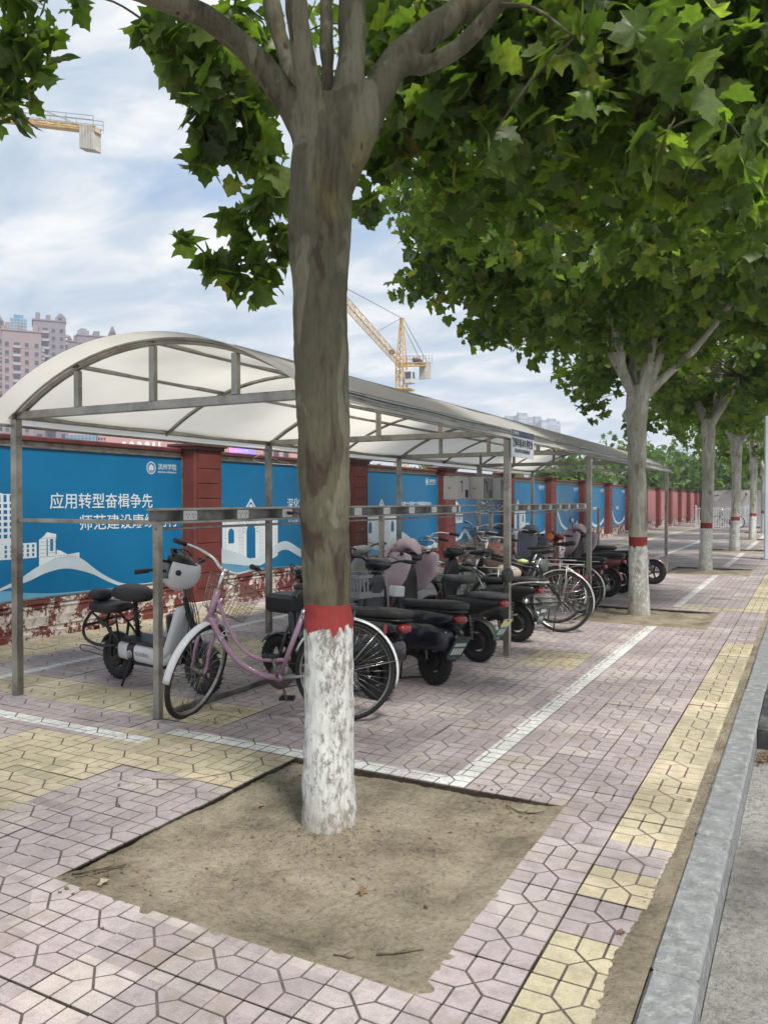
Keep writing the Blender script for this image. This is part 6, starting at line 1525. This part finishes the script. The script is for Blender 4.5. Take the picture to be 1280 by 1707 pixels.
# low pink mall behind the wall
def mall():
    x, y, z = at(215, 120, 700); o = empty('mall', (x, y, -.3), radians(28), 'low pink building with white ornaments seen between the wall and the shelter roof', 'building')
    b = MB(); b.box(-9, 7.0, 0, 12, 0, 14.5); b.box(7, 29, 2, 14, 0, 12.6); b.build('wall', M['pinkwall'], o)
    b = MB()
    for i in range(5):
        for j in range(4): b.box(-5.4+i*.42, -5.15+i*.42, -.05, 0, 9.3+j*.55, 9.62+j*.55)
    b.build('window', M['window'], o)
    b = MB()
    for i in range(4): b.box(-1.0+i*1.15, -.25+i*1.15, -.25, 0, 7.5, 10.3); b.ball((-.6+i*1.15,-.4,10.2), .38, .15, .45, 10, 6)
    b.box(3.6, 4.0, -.2, 0, 7, 10.6); b.box(4.5, 4.8, -.2, 0, 7, 10.6); b.build('ornament', M['whitepaint'], o)
    b = MB(); b.box(-9.05,-.05+0-9+4.4,-1.0,-.01,8.5,11.6); b.build('glazed_bay', M['glassblue'], o)
    b = MB()
    for i in range(9): b.box(-9.05+i*.55,-8.95+i*.55,-1.06,-1.0,8.5,11.6)
    for j in range(4): b.box(-9.05,-4.7,-1.06,-1.0,8.5+j*.9,8.6+j*.9)
    b.build('glazing_bar', M['slab'], o)
    for i in range(3):
        b = MB(); b.box(20+i*1.5, 20.8+i*1.5, 1.9, 2.0, 7.2, 9.6); b.build('window', M['window'], o)
    return o
mall()
tower(118, 120, 640, 200, 'long grey-violet block of flats low behind the nearest banner', 'tower', 4, dep=12, group='apartment towers on the horizon at the left')
tower(475, 44, 735, 210, 'pale block of flats between the shelter post and the nearest trunk', 'tower', 6, dep=12, group='apartment towers on the horizon at the left')
def led():
    m, t, b = newmat('led_screen'); e = N(t, 'ShaderNodeEmission', inp={'Strength': 1.0}); pos = N(t, 'ShaderNodeTexCoord').outputs['Generated']
    gsp = N(t, 'ShaderNodeSeparateXYZ'); t.links.new(pos, gsp.inputs[0]); t.links.new(ramp(t, [(0, (.55,.22,.85)), (.5, (.30,.20,.85)), (1, (.22,.20,.75))], gsp.outputs[0]), e.inputs[0]); t.links.new(e.outputs[0], t.nodes['Material Output'].inputs[0]); return m
x, y, z = at(404, 100, 752); sc_ = empty('led_sign', (x, y, z), radians(28), 'violet lit LED sign above the wall, left of the shelter post', 'sign')
b = MB(); b.box(-1.6,1.6,0,.2,-.65,.62); b.build('screen', led(), sc_); b = MB(); b.box(-1.7,1.7,.02,.3,-.72,-.66); b.box(-1.7,1.7,.02,.3,.63,.70); b.box(-.1,.1,.2,.4,-z,-.6); b.build('housing', M['steel_dull'], sc_)
text('lettering', '欢迎光临', .42, (-.9,-.012,-.1), M['plate'], sc_, rot=(pi/2,0,0)); text('lettering', 'WELCOME', .3, (-1.0,-.012,-.5), M['plate'], sc_, rot=(pi/2,0,0))

# tower cranes
M['craneyellow'] = P('crane_yellow', (.55,.36,.09), .5, 0, .15, 1, dirt=(.3,.13,.06), ds=2)
M['craneweight'] = P('concrete_counterweight', (.42,.40,.37), .85, 0, .15, 1)
def lattice(b, p, q, w, h, n, t=.09):
    p, q = Vector(p), Vector(q); d = (q-p).normalized(); up = Vector((0,0,1)) if abs(d.z) < .9 else Vector((0,1,0)); u = d.cross(up).normalized(); v = u.cross(d)
    c = [(-w/2,-h/2),(w/2,-h/2),(w/2,h/2),(-w/2,h/2)]
    pt = lambda i, k: p+(q-p)*(i/n)+u*c[k][0]+v*c[k][1]
    for k in range(4): b.beam(pt(0,k), pt(n,k), t*1.3, t*1.3)
    for i in range(n):
        for k in range(4):
            l = (k+1) % 4; b.beam(pt(i,k), pt(i+1,l) if i % 2 else pt(i+1,k) , t*.01 if not i % 2 else t*.7, t*.7)
            b.beam(pt(i,l) if i % 2 else pt(i,k), pt(i+1,k) if i % 2 else pt(i+1,l), t*.7, t*.7); b.beam(pt(i,k), pt(i,l), t*.7, t*.7)
def crane(label, base, ztop, jib_end, cj_end, D):
    o = empty('tower_crane', (0,0,0), label=label, cat='crane', group=None); bx_, by_ = base; zr = ztop-7.6
    b = MB(); lattice(b, (bx_,by_,-.3), (bx_,by_,zr-3), 1.55, 1.55, 15, .09); b.build('mast', M['craneyellow'], o)
    b = MB(); lattice(b, (bx_,by_,zr-3), (bx_,by_,zr+1), 1.25, 1.25, 3, .12); b.cbox(bx_-1.5,bx_+1.5,by_-1.5,by_+1.5,zr-3.3,zr-3.0,.05); b.cbox(bx_-1.9,bx_+1.9,by_-1.9,by_+1.9,zr-6.2,zr-6.05,.03); b.build('slewing_unit', M['craneyellow'], o)
    b = MB(); top = Vector((bx_,by_,ztop))
    for a, c in ((-1,-1),(1,-1),(1,1),(-1,1)): b.beam((bx_+a*.62,by_+c*.62,zr+1), (bx_+a*.12,by_+c*.12,ztop), .11, .11)
    for k in range(7):
        z0, z1 = zr+1+k*.85, zr+1+(k+1)*.85; w0, w1 = .62-.07*k, .62-.07*(k+1)
        for a, c, a2, c2 in ((-1,-1,1,-1),(1,-1,1,1),(1,1,-1,1),(-1,1,-1,-1)): b.beam((bx_+a*w0,by_+c*w0,z0),(bx_+a2*w1,by_+c2*w1,z1),.08,.08)
    b.build('tower_head', M['craneyellow'], o)
    J, Cj = Vector(jib_end), Vector(cj_end); r0 = Vector((bx_,by_,zr+.6))
    b = MB(); lattice(b, r0, J, .85, .85, 30, .055); b.build('jib', M['craneyellow'], o)
    b = MB(); d = (Cj-r0).normalized(); lattice(b, r0, Cj, 1.0, .5, 8, .10); b.beam(r0-Vector((0,0,.3)), Cj-Vector((0,0,.3)), 1.0, .10); b.build('counter_jib', M['craneyellow'], o)
    b = MB(); side = d.cross(Vector((0,0,1))).normalized()
    for s in (-1,1):
        for i in range(9):
            p = r0+(Cj-r0)*(i/8)+side*s*.75; b.beam(p, p+Vector((0,0,1.3)), .05, .05)
        b.beam(r0+side*s*.75+Vector((0,0,1.3)), Cj+side*s*.75+Vector((0,0,1.3)), .05, .05); b.beam(r0+side*s*.75+Vector((0,0,.85)), Cj+side*s*.75+Vector((0,0,.85)), .04, .04)
    b.build('railing', M['steel_dull'], o)
    for i in range(5):
        b = MB(); q = Cj-d*(.35+i*.46); b.M = Matrix.Translation(q) @ Matrix.Rotation(atan2(d.y, d.x), 4, 'Z'); b.cbox(-.17,.17,-.6,.6,-2.4,.3,.03); b.build('counterweight', M['craneweight'], o)
    b = MB(); lv = (Cj-r0).length; q = r0+d*(lv*.62); b.M = Matrix.Translation(q) @ Matrix.Rotation(atan2(d.y, d.x), 4, 'Z'); b.cbox(-.8,.8,-.4,.4,.0,.8,.05); b.tube([(-1.3,-.4,.5),(-1.3,.4,.5)],.35,12); b.build('winch', M['rust'], o)
    b = MB(); jd = (J-r0).normalized()
    for s in (-.25,.25):
        b.tube([top+side*s, Cj-d*1.2+side*s*2], .045, 4)
    b.tube([top, r0+(J-r0)*.32+Vector((0,0,.6))], .045, 4); b.tube([top, r0+(J-r0)*.78+Vector((0,0,.6))], .045, 4); b.build('pendant', M['steel_dull'], o)
    b = MB(); q = Vector((bx_,by_,zr-1.6))+side*1.6+jd*.8; b.M = Matrix.Translation(q) @ Matrix.Rotation(atan2(d.y, d.x), 4, 'Z'); b.cbox(-.7,.7,-.6,.6,-1.0,.9,.1); cb2 = b.build('cab', M['boxgrey'], o)
    b = MB(); b.M = Matrix.Translation(q) @ Matrix.Rotation(atan2(d.y, d.x), 4, 'Z'); b.box(-.73,-.71,-.45,.45,-.3,.7); b.box(-.45,.45,-.63,-.61,-.2,.7); b.box(-.45,.45,.61,.63,-.2,.7); b.build('cab_window', M['window'], cb2)
    b = MB(); q = r0+(J-r0)*.13; b.ball(tuple(q+Vector((0,0,.3))), .45,.45,.4, 10, 6); b.build('hoist', M['rust'], o)
    return o
cx2, cy2 = at(669, 120)
crane('yellow tower crane standing behind the shelter roof, right of the nearest trunk', (cx2, cy2), 28.9, (*at(500, 84), 27.6), (*at(713, 130), 23.7), 120)
cx1, cy1 = at(-150, 104)
crane('yellow tower crane counter-jib entering at the upper left, hanging concrete weights', (cx1, cy1), 59.3, (*at(-700, 90), 46), (*at(167, 90), 43.0), 74)

# trees and shrubs beyond the wall
M['farbark'] = P('far_bark', (.10,.085,.07), .9, 0, .2, 2)
FRT = np.random.default_rng(77)
def bg_tree(px, D, h, r, label, n=520, ls=.42, low=.6):
    x, y = at(px, D); t = empty('background_tree', (x, y, -.25), label=label, cat='tree', group='trees growing beyond the wall')
    b = MB(); b.tube([(0,0,0),(.1,0,h*.3),(0,.1,h*.75)], [.16,.12,.04], 7)
    for a in range(4): b.tube([(.05,0,h*.3),(cos(a*1.7)*r*.5, sin(a*1.7)*r*.5, h*.62)], [.07,.025], 5)
    b.build('trunk', M['farbark'], t); bl = []
    for _ in range(22):
        d = FRT.normal(size=3); d /= np.linalg.norm(d); q = .45+.55*FRT.random(); zz = h*(.5+low*.5)/1.0
        bl.append((d[0]*r*q, d[1]*r*q, max(.5, h*.56+d[2]*h*.42*q), r*.33, n//22))
    leaves_obj('crown', leaf_points(bl, FRT), ls, FRT, 'rough', t, M['leaf_far'])
BGT = [(905,42,3.6,2.2),(935,47,4.6,2.6),(965,44,4.0,2.2),(995,50,5.2,2.8),(1025,55,6.2,3.0),(1052,52,5.4,2.6),(1078,58,5.8,2.8),(1105,62,6.2,3.0),(1130,66,6.4,3.0),(1158,70,6.2,3.2),(1182,78,6.0,3.2),(1206,88,6.6,3.6),(1228,100,7.5,4.0),(1250,112,8.0,4.5),(1276,125,9.0,5),(1300,120,9,5),(640,44,3.7,2.0),(615,40,3.5,1.8),(690,52,4.0,2.2),(720,60,4.4,2.4),(860,50,4.0,2.3),(1190,60,5.4,2.4)]
for i, (px, D, h, r) in enumerate(BGT):
    w_ = 'behind the shelter' if px < 1040 else 'near the wall end' if px < 1200 else 'at the far street end'
    num = sum(1 for q in BGT if q[0] < px)
    nm = {640:'behind the third banner',615:'just right of the nearest trunk',690:'behind the fourth pillar',720:'left of the electric boxes',860:'right of the sign post'}.get(px)
    bg_tree(px, D, h, r, 'green tree beyond the wall, %s' % nm if nm else 'leafy tree %s, %s background tree from the left' % (w_, (ORD+['twenty-first','twenty-second'])[num]), n=620, ls=.40 if D < 70 else .6)
# pale post by the kerb
pp = empty('pale_post', (-.84, 22.0, 0), radians(6), 'pale blue-white square steel post cut by the right edge of the photo', 'post')
b = MB(); b.cbox(-.13,.13,-.13,.13,0,3.95,.012); b.build('shaft', P('pale_blue_paint', (.52,.58,.66), .5, 0, .05, 2), pp)
b = MB(); b.cbox(-.20,.20,-.20,.20,-.004,.02,.004)
for s in (-1,1):
    for q in (-1,1): b.disc((s*.165,q*.165,.02), (0,0,1), [(0,0),(.015,0),(.015,.02),(0,.02)], 6)
b.build('foot_plate', M['steel_dull'], pp)
# white railings at the far end
M['whitesteel'] = P('white_railing', (.62,.62,.66), .5, 0, .06, 2)
def railing(p, q, label, h=1.15):
    p, q = Vector((*p, 0)), Vector((*q, 0)); L = (q-p).length; o = empty('railing', tuple(p), atan2(q.y-p.y, q.x-p.x), label, 'fence', 'white railings across the far pavement')
    b = MB(); b.box(0,L,-.015,.015,.12,.16); b.box(0,L,-.015,.015,h-.12,h-.08); b.build('rail', M['whitesteel'], o)
    n = max(3, int(L/.11))
    bm_ = MB(); bm_.box(-.012,.012,-.012,.012,.05,h); pk = bm_.build('picket', M['whitesteel'], o); pk.location = (L/n*.5,0,0)
    for i in range(1, n): c = pk.copy(); COL.objects.link(c); c.parent = o; c.location = (L/n*(i+.5),0,0)
    for i in range(2): b = MB(); b.box(i*L-.03,i*L+.03,-.03,.03,0,h+.1); b.build('post', M['whitesteel'], o)
railing((-5.2,44.5), (-3.35,44.5), 'white railing standing across the pavement behind the third trunk')
railing((-3.3,44.6), (-3.2,50.5), 'white railing running away from the camera behind the third trunk')
railing((-3.1,50.6), (-.9,50.6), 'white railing farthest along the pavement, behind the fifth trunk')
hd = empty('hoarding', (-6.5, 64, 0), 0, 'pale grey hoarding closing the far end of the pavement', 'wall')
for i in range(6): b = MB(); b.cbox(i*1.5+.01,i*1.5+1.49,-.03,.03,0,2.25,.01); b.build('panel', M['boxgrey'], hd)
b = MB(); b.cbox(0,9,-.04,.04,2.251,2.33,.01); b.build('top_rail', M['steel_dull'], hd)
# far end of the street: grey sheds beyond the road
x, y = at(1268, 170)
# ------------------------------------------------------------------ haze
hz = bpy.data.materials.new('haze'); hz.use_nodes = True; t = hz.node_tree; t.nodes.clear()
pv = N(t, 'ShaderNodeVolumePrincipled', inp={'Density': .0006, 'Anisotropy': .2}); pv.inputs['Color'].default_value = (.78,.84,.95,1)
ho = N(t, 'ShaderNodeOutputMaterial'); t.links.new(pv.outputs[0], ho.inputs['Volume'])
b = MB(); b.box(-1250, 750, -260, 1250, -1.3, 118); props(b.build('haze', hz), kind='stuff')

# lettering becomes plain mesh
bpy.context.view_layer.update(); dg = bpy.context.evaluated_depsgraph_get()
for o in [o for o in bpy.data.objects if o.type == 'FONT']:
    me = bpy.data.meshes.new_from_object(o.evaluated_get(dg)); n = bpy.data.objects.new('lettering', me); COL.objects.link(n)
    n.parent = o.parent; n.matrix_basis = o.matrix_basis.copy(); n['kind'] = 'stuff' if False else 'thing'
    if 'kind' in n: del n['kind']
    if not me.materials: me.materials.append(o.data.materials[0])
    bpy.data.objects.remove(o)
